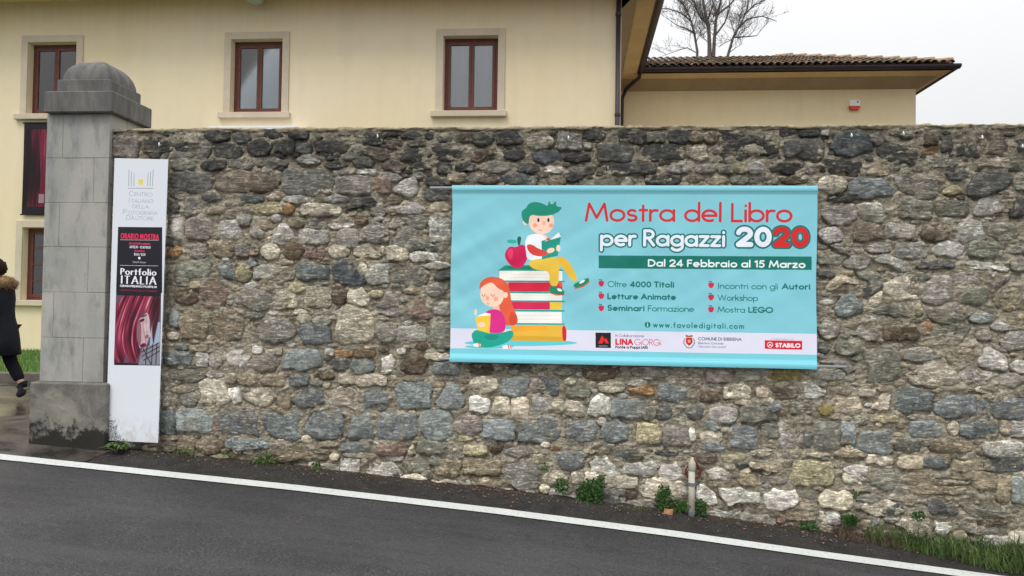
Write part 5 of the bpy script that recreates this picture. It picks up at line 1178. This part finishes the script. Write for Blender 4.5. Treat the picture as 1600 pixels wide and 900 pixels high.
# hanging poster
p0 = onY(38, 192, FY-0.06); p1 = onY(34, 335, FY-0.06); pw = 0.98
ps = empty('hanging_poster', (p0[0]+pw/2, FY-0.06, p1[2]), 'tall dark poster with deep red hair hanging under the upper left window', 'poster')
hA = hair_tex(720, 380, 2.4, 0.1)*0.66; yy, xx = np.mgrid[0:720, 0:380]
left = np.clip(1-(xx-60+30*np.sin(yy/90.0))/70.0, 0, 1)[..., None]; hA = hA*(1-left*0.75)
hA = np.clip(hA*1.05*np.array([1.05, 0.8, 0.95]), 0, 1); hA[:50] = bg_rgb((20, 16, 22)); hA[-60:] = bg_rgb((22, 18, 26))
hA[560:630, 150:200] = hA[560:630, 150:200]*0.4+bg_rgb((170, 170, 176))*0.6
M['poster'] = m_img('poster_print', hA.astype(np.float32), 0.5, 0.3)
V = []; UV = []; F = []
for j in range(9):
    t = j/8; 
    for i in range(7):
        s_ = i/6; V.append((p0[0]+pw*s_, FY-0.06+0.006*math.sin(s_*5+t*3), p0[2]+(p1[2]-p0[2])*t)); UV.append((s_, 1-t))
for j in range(8):
    for i in range(6): a = j*7+i; F.append((a, a+7, a+8, a+1))
obj('sheet', V, F, M['poster'], ps, None, True, uvs=UV)
for z in (p0[2], p1[2]): MB().tube([(p0[0]-0.03, FY-0.055, z), (p0[0]+pw+0.03, FY-0.055, z)], 0.016, 8).build('batten', M['dark'], ps, True)

# ------------------------------------------------------------------ lawn and kerb behind the gate
sheet('lawn', np.linspace(-24, -4.5, 60), np.linspace(4.06, 9.19, 12), lambda x, y: 0.37+0.12+0.01*fbm(x*4, y*4), M['lawn'])
rr = random.Random(2); V = []; F = []
for _ in range(16000):
    x = rr.uniform(-14, -7.5); y = rr.uniform(4.1, 9.0); h = rr.uniform(0.04, 0.10); a = rr.uniform(0, 6.28); n0 = len(V); w_ = 0.006
    V += [(x-w_*math.cos(a), y-w_*math.sin(a), 0.48), (x+w_*math.cos(a), y+w_*math.sin(a), 0.48), (x+rr.uniform(-.03, .03), y+rr.uniform(-.03, .03), 0.49+h)]; F.append((n0, n0+1, n0+2))
tag(obj('lawn_grass', V, F, M['lawn']), 'short green lawn in front of the yellow building', 'grass', kind='stuff')
kb = empty('kerb', (-11, 3.96, 0.37), 'dark stone kerb along the edge of the lawn', 'kerb')
x = -22.0
while x < -4.6:
    L = 0.9; MB().box(x, x+L-0.012, 3.88+0.012*math.sin(x), 4.05, 0.30, 0.53+rr.uniform(-.006, .006), 0.012).build('kerb_stone', M['kerb'], kb); x += L

# ------------------------------------------------------------------ standpipe against the wall
pc = onY(1081, 760, -0.09); zt = onY(1081, 722, -0.09)[2]; zb = float(road_z(pc[0]))+0.03
sp_ = empty('standpipe', (pc[0], -0.09, zb), 'thin pale plastic pipe standing against the foot of the wall', 'pipe')
MB().tube([(pc[0], -0.09, zb-0.02), (pc[0]-0.002, -0.088, zt-0.02)], 0.0275, 14).build('pipe', M['pvc'], sp_, True)
MB().lathe([(0.0, 0.052), (0.013, 0.05), (0.016, 0.03), (0.028, 0.01), (0.031, -0.002), (0.031, -0.06), (0.0276, -0.062)], (pc[0], -0.09, zt-0.01), 14).build('cap', M['pvc'], sp_, True)
for v_ in (756, 801):
    z = onY(1081, v_, -0.09)[2]
    cb = MB().lathe([(0.025, -0.012), (0.034, -0.012), (0.034, 0.012), (0.025, 0.012)], (pc[0], -0.09, z), 14); cb.box(pc[0]-0.05, pc[0]+0.05, -0.058, -0.052, z-0.012, z+0.012); cb.tube([(pc[0], -0.055, z), (pc[0], 0.0, z)], 0.008, 6)
    cb.build('clamp', M['galv'], sp_)
MB().lathe([(0.026, -0.01), (0.03, 0.0), (0.026, 0.01)], (pc[0], -0.09, zb), 12).build('foot', M['pvc'], sp_)
rc = onY(1083, 737, -0.045)
ri = MB().tube([(rc[0]+0.063*math.cos(t), -0.045, rc[2]+0.063*math.sin(t)) for t in [k*2*math.pi/20 for k in range(21)]], 0.0075, 8, False)
ri.tube([(rc[0]+0.05, -0.045, rc[2]+0.045), (rc[0]+0.02, -0.02, rc[2]+0.09), (rc[0]+0.0, 0.01, rc[2]+0.1)], 0.007, 6)
tag(ri.build('iron_ring', M['rust'], None, True), 'rust red iron ring fixed to the wall behind the thin pipe', 'ring')

# ------------------------------------------------------------------ weeds, grass, leaves
def gz(x, y): return float(ground_z(np.array(x), np.array(y)))+0.012
def leafy(name, cx, cy, cz, wx, wz, n, seed, label, hang=0.0, size=0.03, mat='leaf'):
    rr = random.Random(seed); V = []; F = []
    for _ in range(n):
        a = rr.uniform(0, 6.28); q = math.sqrt(rr.random()); x = cx+math.cos(a)*q*wx*0.5; z = cz+wz*0.5+math.sin(a)*q*wz*0.5; y = cy-rr.uniform(0, 0.07)
        s = size*rr.uniform(0.5, 1.2); d = Vector((rr.uniform(-1, 1), rr.uniform(-1.2, 0.1), rr.uniform(-0.5, 1.0)-hang)).normalized(); sd_ = d.cross(Vector((rr.uniform(-.4, .4), -1, rr.uniform(-.2, .6)))).normalized()
        p = Vector((x, y, z)); n0 = len(V)
        V += [p[:], (p+d*s*0.5+sd_*s*0.28)[:], (p+d*s)[:], (p+d*s*0.5-sd_*s*0.28)[:]]; F.append((n0, n0+1, n0+2, n0+3))
    for _ in range(max(3, n//40)):
        x = cx+rr.uniform(-.3, .3)*wx; n0 = len(V); t = 0.0025
        V += [(cx-t, cy, cz), (cx+t, cy, cz), (x+t, cy-0.03, cz+wz*rr.uniform(.5, .95)), (x-t, cy-0.03, cz+wz*0.7)]; F.append((n0, n0+1, n0+2, n0+3))
    return tag(obj(name, V, F, M[mat], None, (cx, cy, cz)), label, 'weed')
def pixleaf(u0, v0, u1, v1, n, seed, label, size=0.03, mat='leaf', Y=-0.06):
    a = onY(u0, v1, Y); b = onY(u1, v0, Y)
    return leafy('weed', (a[0]+b[0])/2, Y+0.03, a[2], b[0]-a[0], b[2]-a[2], n, seed, label, size=size, mat=mat)
pixleaf(902, 750, 942, 792, 700, 1, 'largest dark green weed bush at the wall foot below the middle of the banner')
pixleaf(866, 748, 888, 770, 130, 2, 'small weed in a crack just left of the largest weed bush')
pixleaf(932, 744, 946, 764, 90, 3, 'small upright weed touching the right side of the largest weed bush')
pixleaf(1024, 760, 1048, 796, 330, 4, 'dense weed in the wall left of the thin pipe')
pixleaf(1045, 784, 1078, 800, 200, 5, 'low weed creeping along the ground just left of the thin pipe')
pixleaf(1082, 782, 1104, 806, 240, 6, 'dense weed close to the right of the thin pipe')
pixleaf(984, 792, 1014, 812, 120, 7, 'thin yellow green weed on the ground between the largest bush and the pipe', mat='grass', Y=-0.1)
pixleaf(846, 726, 856, 736, 25, 8, 'tiny bright sprout in a joint of the wall low under the banner', mat='grass')
pixleaf(398, 708, 432, 728, 170, 9, 'bushy green weed at the wall foot right of the white board', mat='grass')
pixleaf(488, 722, 504, 736, 60, 10, 'small bright weed at the wall foot left of the banner', mat='grass')
pixleaf(346, 702, 362, 714, 25, 11, 'tiny sprig in the wall foot between the white board and the bushy weed', mat='grass')
pixleaf(270, 700, 310, 714, 40, 12, 'flat sparse weed on the ground just right of the white board', mat='grass', Y=-0.08)
pixleaf(1250, 815, 1276, 832, 120, 13, 'small low weed at the wall foot left of the grassy bank', mat='leaf')
pixleaf(1424, 800, 1444, 812, 60, 15, 'small weed in a crack above the grassy bank')
pixleaf(1332, 766, 1342, 780, 30, 16, 'small moss tuft in the wall above the spiky grass tuft')
def blades(name, pts, mat, hmin, hmax, seed, lean=0.5, w_=0.004):
    rr = random.Random(seed); V = []; F = []
    for (x, y, z) in pts:
        h = rr.uniform(hmin, hmax)*(0.45+1.0*float(vnoise(np.array(x*5.0), np.array(y*5.0)))); a = rr.uniform(0, 6.28); l = rr.uniform(0.1, lean)*h; dx_, dy_ = math.cos(a)*l, math.sin(a)*l-0.15*h; n0 = len(V); sx, sy = w_*math.sin(a), w_*math.cos(a)
        sx = sx if abs(sx) > 0.002 else 0.002
        V += [(x-sx, y-sy, z), (x+sx, y+sy, z), (x+dx_*0.35-sx*.8, y+dy_*0.35, z+h*0.6), (x+dx_*0.35+sx*.8, y+dy_*0.35, z+h*0.6), (x+dx_, y+dy_, z+h*(1-0.25*l/h))]
        F += [(n0, n0+1, n0+3, n0+2), (n0+2, n0+3, n0+4)]
    return obj(name, V, F, M[mat])
rr = random.Random(4); pts = []
x = 2.55
for _ in range(7500):
    x = 2.45+3.7*rr.random(); k = min(1, (x-2.4)/0.9); y = -rr.uniform(0.02, 0.12+0.30*k)
    if rr.random() < 0.12+0.88*k*float(np.clip((fbm(np.array(x*6), np.array(y*9))-0.3)/0.25, 0.15, 1)): pts.append((x, y, gz(x, y)))
tag(blades('verge_grass', pts, 'grass', 0.06, 0.25, 5, 1.2, 0.0042), 'bank of long green grass between the wall foot and the road at the right', 'grass', kind='stuff')
pts = [(rr.uniform(2.2, 2.75), -rr.uniform(0.02, 0.2), 0) for _ in range(500)]
tag(blades('dry_grass', [(x, y, gz(x, y)) for x, y, _ in pts], 'drygrass', 0.04, 0.13, 6, 0.9, 0.002), 'thin dry brown stalks at the start of the grassy bank', 'grass', kind='stuff')
c = onY(1330, 822, -0.08)
tag(blades('grass_tuft', [(c[0]+rr.gauss(0, .02), -0.07+rr.gauss(0, .015), c[2]) for _ in range(120)], 'leaf', 0.08, 0.18, 7, 1.5, 0.005), 'spiky dark green grass tuft growing from the wall foot left of the grassy bank', 'grass')
c = onY(184, 706, -0.16)
V = []; F = []; rr = random.Random(8)
for k in range(16):
    a = k*2.4; L = rr.uniform(0.10, 0.17); w_ = rr.uniform(0.015, 0.024); el = rr.uniform(0.25, 0.8); z0 = c[2]+0.01; d = Vector((math.cos(a), math.sin(a), 0)); s = Vector((-d.y, d.x, 0)); n0 = len(V); b0 = Vector((c[0], -0.18, z0))
    p1_ = b0+d*L*0.5+Vector((0, 0, L*el*0.8)); p2_ = b0+d*L+Vector((0, 0, L*el*0.6))
    V += [b0[:], (p1_-s*w_)[:], (p1_+Vector((0, 0, -.006)))[:], (p1_+s*w_)[:], p2_[:]]; F += [(n0, n0+1, n0+2), (n0, n0+2, n0+3), (n0+1, n0+4, n0+2), (n0+2, n0+4, n0+3)]
tag(obj('rosette_weed', V, F, M['grass'], None, (c[0], -0.18, c[2])), 'broad leaved green rosette at the foot of the white board', 'weed')
# fallen leaves and grit
rr = random.Random(21)
def deadleaf(u, v_, Y, s, label):
    c = onY(u, v_, Y); V = []; F = []; n = 9; zz = gz(c[0], Y)
    for k in range(n):
        a = 2*math.pi*k/n; r_ = s*(1 if k % 2 else 0.62); V.append((c[0]+math.cos(a)*r_, Y+math.sin(a)*r_*0.5, c[2]+0.4*s+math.sin(a)*r_*0.62+rr.uniform(-.2, .2)*s))
    V.append((c[0], Y-0.02, c[2]+0.4*s)); F = [(k, (k+1) % n, n) for k in range(n)]
    return tag(obj('fallen_leaf', V, F, M['deadleaf'], None), label, 'leaf')
deadleaf(1044, 806, -0.12, 0.062, 'large curled orange brown leaf on the ground left of the thin pipe')
V = []; F = []
for _ in range(70):
    x = rr.choice([rr.uniform(-1.2, -.3), rr.uniform(1.4, 3.4), rr.uniform(-3.8, 3.4)]); y = -abs(rr.gauss(0.12, 0.12))-0.02; z = gz(x, y)+0.008; s = rr.uniform(0.006, 0.016); n0 = len(V); a = rr.uniform(0, 6)
    V += [(x+s*math.cos(a), y+s*math.sin(a), z), (x+s*math.cos(a+1.5), y+s*math.sin(a+1.5), z+s*.5), (x+s*math.cos(a+3.1), y+s*math.sin(a+3.1), z+.002), (x+s*math.cos(a+4.6), y+s*math.sin(a+4.6), z+s*.6)]; F.append((n0, n0+1, n0+2, n0+3))
tag(obj('leaf_litter', V, F, M['deadleaf']), 'scattered scraps of brown leaves along the road edge', 'leaves', kind='stuff')
V = []; F = []; CC = []
for _ in range(1500):
    x = rr.uniform(-4.2, 4.6); y = -abs(rr.gauss(0.04, 0.13))-0.01
    if y < -0.47: continue
    z = gz(x, y)+0.004; s = rr.uniform(0.003, 0.011); n0 = len(V)
    for q in range(6):
        d = [(1, 0, 0), (0, 1, 0), (-1, 0, 0), (0, -1, 0), (0, 0, .8), (0, 0, -.5)][q]; V.append((x+d[0]*s*rr.uniform(.6, 1.1), y+d[1]*s*rr.uniform(.6, 1.1), z+d[2]*s))
    F += [tuple(n0+i for i in t) for t in ((0, 1, 4), (1, 2, 4), (2, 3, 4), (3, 0, 4), (1, 0, 5), (2, 1, 5), (3, 2, 5), (0, 3, 5))]
    CC += [np.array(alb(*SCOL[rr.choice('gGtTnDDN')]))*rr.uniform(.35, .8)]*6
tag(obj('grit', V, F, M['stone'], None, None, False, cols=np.array(CC)), 'grit and crumbs of stone along the wall foot', 'gravel', kind='stuff')

# ------------------------------------------------------------------ bare tree behind the wing
TY = 27.0
tb = onY(1112, 94, TY); TX = tb[0]; ttop = onY(1112, -25, TY)[2]
tree = empty('bare_tree', (TX, TY, 0.3), 'tall leafless tree rising behind the tiled roof of the wing', 'tree')
tr = random.Random(31); trunkb = MB(); brs = []; tw = MB()
trunkb.tube([(TX, TY, 0.2), (TX+0.1, TY, 3), (TX+0.05, TY, 6), (TX, TY, 7.2)], [0.42, 0.34, 0.28, 0.25], 12); trunkb.build('trunk', M['bark'], tree, True)
def grow(mb, p, d, L, r_, lvl, bend):
    n = 5; pts = [p.copy()]; rad = [r_]; dd = d.normalized()
    for k in range(n):
        dd = (dd+Vector((tr.uniform(-1, 1), tr.uniform(-1, 1), tr.uniform(-.5, .8)))*bend+Vector((0, 0, 0.06))).normalized()
        p = p+dd*L/n; pts.append(p.copy()); rad.append(r_*(1-0.72*(k+1)/n))
    mb.tube(pts, [max(x, 0.007) for x in rad], 7 if lvl < 2 else 4, False)
    if lvl >= 5: return
    m_ = [5, 5, 5, 4, 3][lvl]
    for k in range(m_):
        t = tr.uniform(0.22, 1.0) if k else 1.0; i = min(n-1, int(t*n)); q = pts[i].lerp(pts[i+1], t*n-i if t < 1 else 1)
        side = Vector((tr.uniform(-1, 1), tr.uniform(-1, 1), tr.uniform(-.25, .55))); nd = (pts[i+1]-pts[i]).normalized()*0.9+side*0.9
        grow(mb if lvl < 1 else tw, q, nd, L*tr.uniform(0.42, 0.68), max(rad[i]*0.55, 0.006), lvl+1, bend*1.15)
def tpt(x, y, dy=0.0):      # a point of the crown, measured on the photograph, at the tree's own distance
    q = onY(880+x/2.222, y/2.222, TY+dy); return Vector(q)
paths = [([(508, 230), (508, 160), (505, 90), (490, 30), (480, -40), (470, -110)], .16), ([(520, 230), (524, 150), (530, 70), (548, 0), (560, -70), (556, -130)], .13),
         ([(462, 235), (466, 180), (455, 115), (440, 60), (415, 10), (395, -60)], .10), ([(560, 235), (574, 185), (590, 130), (618, 80), (640, 30), (650, -50)], .11)]
sub = [([(455, 115), (425, 98), (395, 88), (358, 62)], .035, -.4), ([(446, 75), (410, 45), (365, 30), (325, 28)], .04, .5), ([(590, 130), (630, 128), (672, 124), (690, 100)], .035, .4), ([(606, 100), (640, 66), (690, 56), (742, 74)], .045, -.5),
       ([(630, 50), (660, 20), (700, 0), (720, -30)], .035, .3), ([(505, 90), (470, 50), (455, 10), (430, -40)], .05, .6), ([(535, 50), (575, 20), (610, -20), (640, -80)], .05, -.6), ([(466, 185), (430, 165), (390, 178), (340, 196)], .025, .2),
       ([(530, 120), (560, 80), (575, 40), (580, -10)], .045, .5), ([(590, 135), (560, 150), (540, 165)], .02, -.3), ([(574, 185), (600, 165), (625, 150)], .02, .3), ([(500, 70), (520, 20), (515, -40)], .04, -.4), ([(415, 10), (380, -10), (350, -40)], .03, .3)]
def spray(mb, pts, r_, lvl):
    for i in range(len(pts)-1):
        for k in range(3 if lvl == 0 else 2 if lvl == 1 else 1):
            if tr.random() < (0.95 if lvl < 2 else 0.75):
                t = tr.random(); q = pts[i].lerp(pts[i+1], t); d0 = (pts[i+1]-pts[i]).normalized()
                dd = (d0*0.8+Vector((tr.uniform(-1, 1), tr.uniform(-1, 1), tr.uniform(-.2, .6)))*0.9).normalized(); L = tr.uniform(0.7, 1.5)*(0.62**lvl); pp = [q]
                for _k in range(4):
                    dd = (dd+Vector((tr.uniform(-1, 1), tr.uniform(-1, 1), tr.uniform(-.6, .9)))*0.28).normalized(); pp.append(pp[-1]+dd*L/4)
                ra = max(0.006, r_*0.42); mb.tube(pp, [ra, ra*.85, ra*.7, ra*.55, 0.005], 4, False)
                if lvl < 3: spray(mb, pp, ra, lvl+1)
for P_, r_ in paths:
    r_ = r_*0.68; mb = MB(); pp = [Vector((TX, TY, 5.4))]+[tpt(x, y) for x, y in P_]; n_p = len(pp); rad = [r_*1.5]+[r_*(1-0.8*k/(n_p-2)) for k in range(n_p-1)]
    mb.tube(pp, rad, 8, False); mb.build('limb', M['bark'], tree, True); spray(tw, pp[2:], .035, 0)
for P_, r_, dy in sub:
    pp = [tpt(x, y, dy*k/(len(P_)-1)) for k, (x, y) in enumerate(P_)]; mb = MB(); mb.tube(pp, [r_*(1-0.7*k/(len(pp)-1)) for k in range(len(pp))], 6, False); mb.build('limb', M['bark'], tree, True); spray(tw, pp, .022, 1)
tag(tw.build('twigs', M['bark'], tree, False), 'fine bare twigs', kind='stuff')

# ------------------------------------------------------------------ the passer-by at the left edge
def skin(name, joints, edges, mat, parent, sub=2, root=0):
    me = bpy.data.meshes.new(name); me.from_pydata([j[0] for j in joints], edges, [])
    o = bpy.data.objects.new(name, me); col.objects.link(o); md = o.modifiers.new('skin', 'SKIN'); md.use_smooth_shade = True
    sv = me.skin_vertices[0].data
    for i, j in enumerate(joints):
        r_ = j[1]; sv[i].radius = r_ if isinstance(r_, tuple) else (r_, r_); sv[i].use_root = (i == root)
    o.modifiers.new('sub', 'SUBSURF').levels = sub; o.modifiers['sub'].render_levels = sub
    dg = bpy.context.evaluated_depsgraph_get(); dg.update(); ev = o.evaluated_get(dg); m2 = bpy.data.meshes.new_from_object(ev); m2.name = name
    bpy.data.objects.remove(o); m2.materials.clear(); m2.materials.append(mat); m2.polygons.foreach_set('use_smooth', [True]*len(m2.polygons))
    o2 = link(name, m2, parent); return o2
PYY = 1.85
hp_ = onY(21, 420, PYY); gx = onY(2, 560, PYY)[0]; PZ = float(ground_z(np.array(gx), np.array(PYY)))+0.015
pe = empty('person', (gx, PYY, PZ), 'person in a long dark coat with tan fur collar walking away past the pillar', 'person')
M['coat'] = m_sand('dark_navy_coat', alb(26, 28, 36), alb(18, 20, 26), sc1=7, dark=0.2, bump=0.35, rough=0.75)
M['trouser'] = m_sand('black_trousers', alb(24, 25, 32), alb(18, 19, 25), sc1=9, dark=0.2, bump=0.2)
M['hair'] = m_sand('dark_brown_hair', (0.022, 0.012, 0.010), (0.04, 0.02, 0.016), sc1=40, dark=0.3, bump=0.6)
M['fur'] = m_sand('tan_fur', (0.30, 0.19, 0.10), (0.42, 0.28, 0.16), sc1=40, dark=0.4, bump=0.9)
M['face'] = newmat('skin_tone', (0.52, 0.33, 0.25), 0.55)
M['shoe'] = newmat('black_shoe', (0.03, 0.03, 0.035), 0.5)
# x to the left is forward; local coordinates from the feet centre, height 1.70
J = [((0, 0, .95), (.10, .09)), ((-.01, 0, 1.15), (.10, .09)), ((-.03, 0, 1.34), (.10, .09)), ((-.045, 0, 1.44), (.06, .06)), ((-.06, 0, 1.50), (.055, .055)), ((-.075, 0, 1.60), (.09, .075)), ((-.08, 0, 1.68), (.07, .062)),
     ((-.03, -.15, 1.38), .04), ((.07, -.24, 1.13), .035), ((-.06, -.23, .95), .03), ((-.03, .15, 1.38), .04), ((-.11, .24, 1.13), .035), ((-.23, .21, .99), .03),
     ((0, -.09, .86), .07), ((-.16, -.09, .50), .05), ((-.22, -.09, .12), .04), ((-.24, -.09, .06), .045), ((-.40, -.09, .035), .03),
     ((.02, .09, .86), .07), ((.07, .09, .50), .05), ((.25, .09, .20), .04), ((.28, .09, .15), .045), ((.19, .09, .04), .032)]
Ed = [(0, 1), (1, 2), (2, 3), (3, 4), (4, 5), (5, 6), (2, 7), (7, 8), (8, 9), (2, 10), (10, 11), (11, 12), (0, 13), (13, 14), (14, 15), (15, 16), (16, 17), (0, 18), (18, 19), (19, 20), (20, 21), (21, 22)]
skin('body', J, Ed, M['face'], pe)
def ell_mesh(b, c, r, n=18, m=12, f=None):
    n0 = len(b.v)
    for j in range(m+1):
        ph = -math.pi/2+math.pi*j/m
        for i in range(n):
            th_ = 2*math.pi*i/n; q = Vector((math.cos(ph)*math.cos(th_), math.cos(ph)*math.sin(th_), math.sin(ph)))
            k = f(q) if f else 1.0; b.v.append((c[0]+q.x*r[0]*k, c[1]+q.y*r[1]*k, c[2]+q.z*r[2]*k))
    for j in range(m):
        for i in range(n): b.f.append((n0+j*n+i, n0+j*n+(i+1) % n, n0+(j+1)*n+(i+1) % n, n0+(j+1)*n+i))
def part(b, name, mat, smooth=True):
    me = bpy.data.meshes.new(name); me.from_pydata([tuple(v) for v in b.v], [], b.f); me.materials.append(mat); me.polygons.foreach_set('use_smooth', [smooth]*len(me.polygons)); return link(name, me, pe)
# coat: torso, skirt and sleeves in one skinned surface
def loft(b, rings, n=20):
    base = len(b.v)
    for (cx, cy, cz, rx, ry) in rings:
        for k in range(n):
            t = 2*math.pi*k/n; f_ = 1+0.035*mnoise.noise(Vector((math.cos(t)*2, math.sin(t)*2, cz*5)))
            b.v.append((cx+rx*f_*math.cos(t), cy+ry*f_*math.sin(t), cz))
    for i in range(len(rings)-1):
        for k in range(n): a0 = base+i*n+k; a1 = base+i*n+(k+1) % n; b.f.append((a0, a1, a1+n, a0+n))
    b.f.append(tuple(base+k for k in range(n))[::-1]); b.f.append(tuple(base+(len(rings)-1)*n+k for k in range(n)))
b = MB(); loft(b, [(.03, 0, .56, .20, .22), (.025, 0, .57, .215, .235), (.02, 0, .75, .20, .225), (.015, 0, .9, .18, .21), (.0, 0, 1.02, .155, .19), (-.005, 0, 1.12, .15, .19), (-.01, 0, 1.25, .155, .205), (-.02, 0, 1.36, .15, .205), (-.03, 0, 1.43, .12, .16), (-.04, 0, 1.48, .085, .10), (-.045, 0, 1.50, .06, .07)])
part(b, 'coat', M['coat'])
skin('sleeve', [((-.03, -.15, 1.38), .085), ((-.0, -.21, 1.27), .075), ((.07, -.24, 1.13), .066), ((.01, -.235, 1.04), .06), ((-.06, -.23, .95), .05)], [(0, 1), (1, 2), (2, 3), (3, 4)], M['coat'], pe)
skin('sleeve', [((-.03, .15, 1.38), .085), ((-.07, .21, 1.26), .075), ((-.11, .24, 1.13), .066), ((-.17, .225, 1.06), .058), ((-.23, .21, .99), .05)], [(0, 1), (1, 2), (2, 3), (3, 4)], M['coat'], pe)
JT = [((0, 0, .92), .14), ((0, -.09, .84), .105), ((-.16, -.09, .50), .082), ((-.215, -.09, .11), .066), ((.02, .09, .84), .105), ((.08, .09, .50), .082), ((.235, .09, .23), .066), ((.262, .09, .185), .06)]
skin('trousers', JT, [(0, 1), (1, 2), (2, 3), (0, 4), (4, 5), (5, 6)], M['trouser'], pe)
b = MB(); ell_mesh(b, (-.05, 0, 1.63), (.112, .095, .112), 36, 24, lambda q: 1+0.12*mnoise.noise(q*4)+0.10*mnoise.noise(q*11)+0.06*mnoise.noise(q*26)); part(b, 'hair', M['hair'])
b = MB(); ell_mesh(b, (-.135, 0, 1.60), (.055, .07, .085)); ell_mesh(b, (-.195, 0, 1.595), (.018, .014, .02), 8, 6); part(b, 'face', M['face'])
rr = random.Random(3); b = MB()
ell_mesh(b, (.005, 0, 1.44), (.17, .185, .085), 28, 14, lambda q: 1+0.14*mnoise.noise(q*7)+0.10*mnoise.noise(q*19))
for _ in range(1600):
    a, c_ = rr.uniform(0, 6.283), rr.uniform(-1, 1); q = Vector((math.cos(a)*math.sqrt(1-c_*c_), math.sin(a)*math.sqrt(1-c_*c_), c_)); p = Vector((.005+q.x*.165, q.y*.18, 1.44+q.z*.08)); e = p+q*rr.uniform(.02, .05)+Vector((rr.uniform(-.012, .012), rr.uniform(-.012, .012), -rr.uniform(0, .02))); s = q.cross(Vector((rr.uniform(-1, 1), rr.uniform(-1, 1), 1))).normalized()*.004
    n0 = len(b.v); b.v += [(p-s)[:], (p+s)[:], e[:]]; b.f.append((n0, n0+1, n0+2))
part(b, 'fur_collar', M['fur'])
skin('shoe', [((-.215, -.09, .11), .05), ((-.235, -.09, .06), .056), ((-.32, -.09, .045), .046), ((-.41, -.09, .032), .034)], [(0, 1), (1, 2), (2, 3)], M['shoe'], pe, root=1)
skin('shoe', [((.26, .09, .19), .046), ((.295, .09, .155), .058), ((.25, .09, .09), .052), ((.195, .09, .04), .04)], [(0, 1), (1, 2), (2, 3)], M['shoe'], pe, root=1)
for side, hx, hz in ((-1, -.10, .92), (1, -.27, .96)):      # hands: palm with five curled fingers
    y = side*.22; Jh = [((hx, y, hz), (.026, .034)), ((hx-.03, y, hz-.04), (.022, .036))]; Eh = [(0, 1)]
    for k in range(4):
        yy_ = y+(k-1.5)*.017; L = (.030, .036, .033, .026)[k]; n0 = len(Jh)
        Jh += [((hx-.045, yy_, hz-.062), .009), ((hx-.05+.004, yy_, hz-.062-L), .008), ((hx-.032, yy_, hz-.068-L*1.5), .007)]; Eh += [(1, n0), (n0, n0+1), (n0+1, n0+2)]
    n0 = len(Jh); Jh += [((hx-.045, y-side*.03, hz-.03), .010), ((hx-.06, y-side*.034, hz-.062), .008)]; Eh += [(0, n0), (n0, n0+1)]
    skin('hand', Jh, Eh, M['face'], pe, sub=1)
# where the head of the figure meets the photograph's left edge
pe.location.x = hp_[0]-0.16
pe.scale = (0.97, 0.97, 0.97)
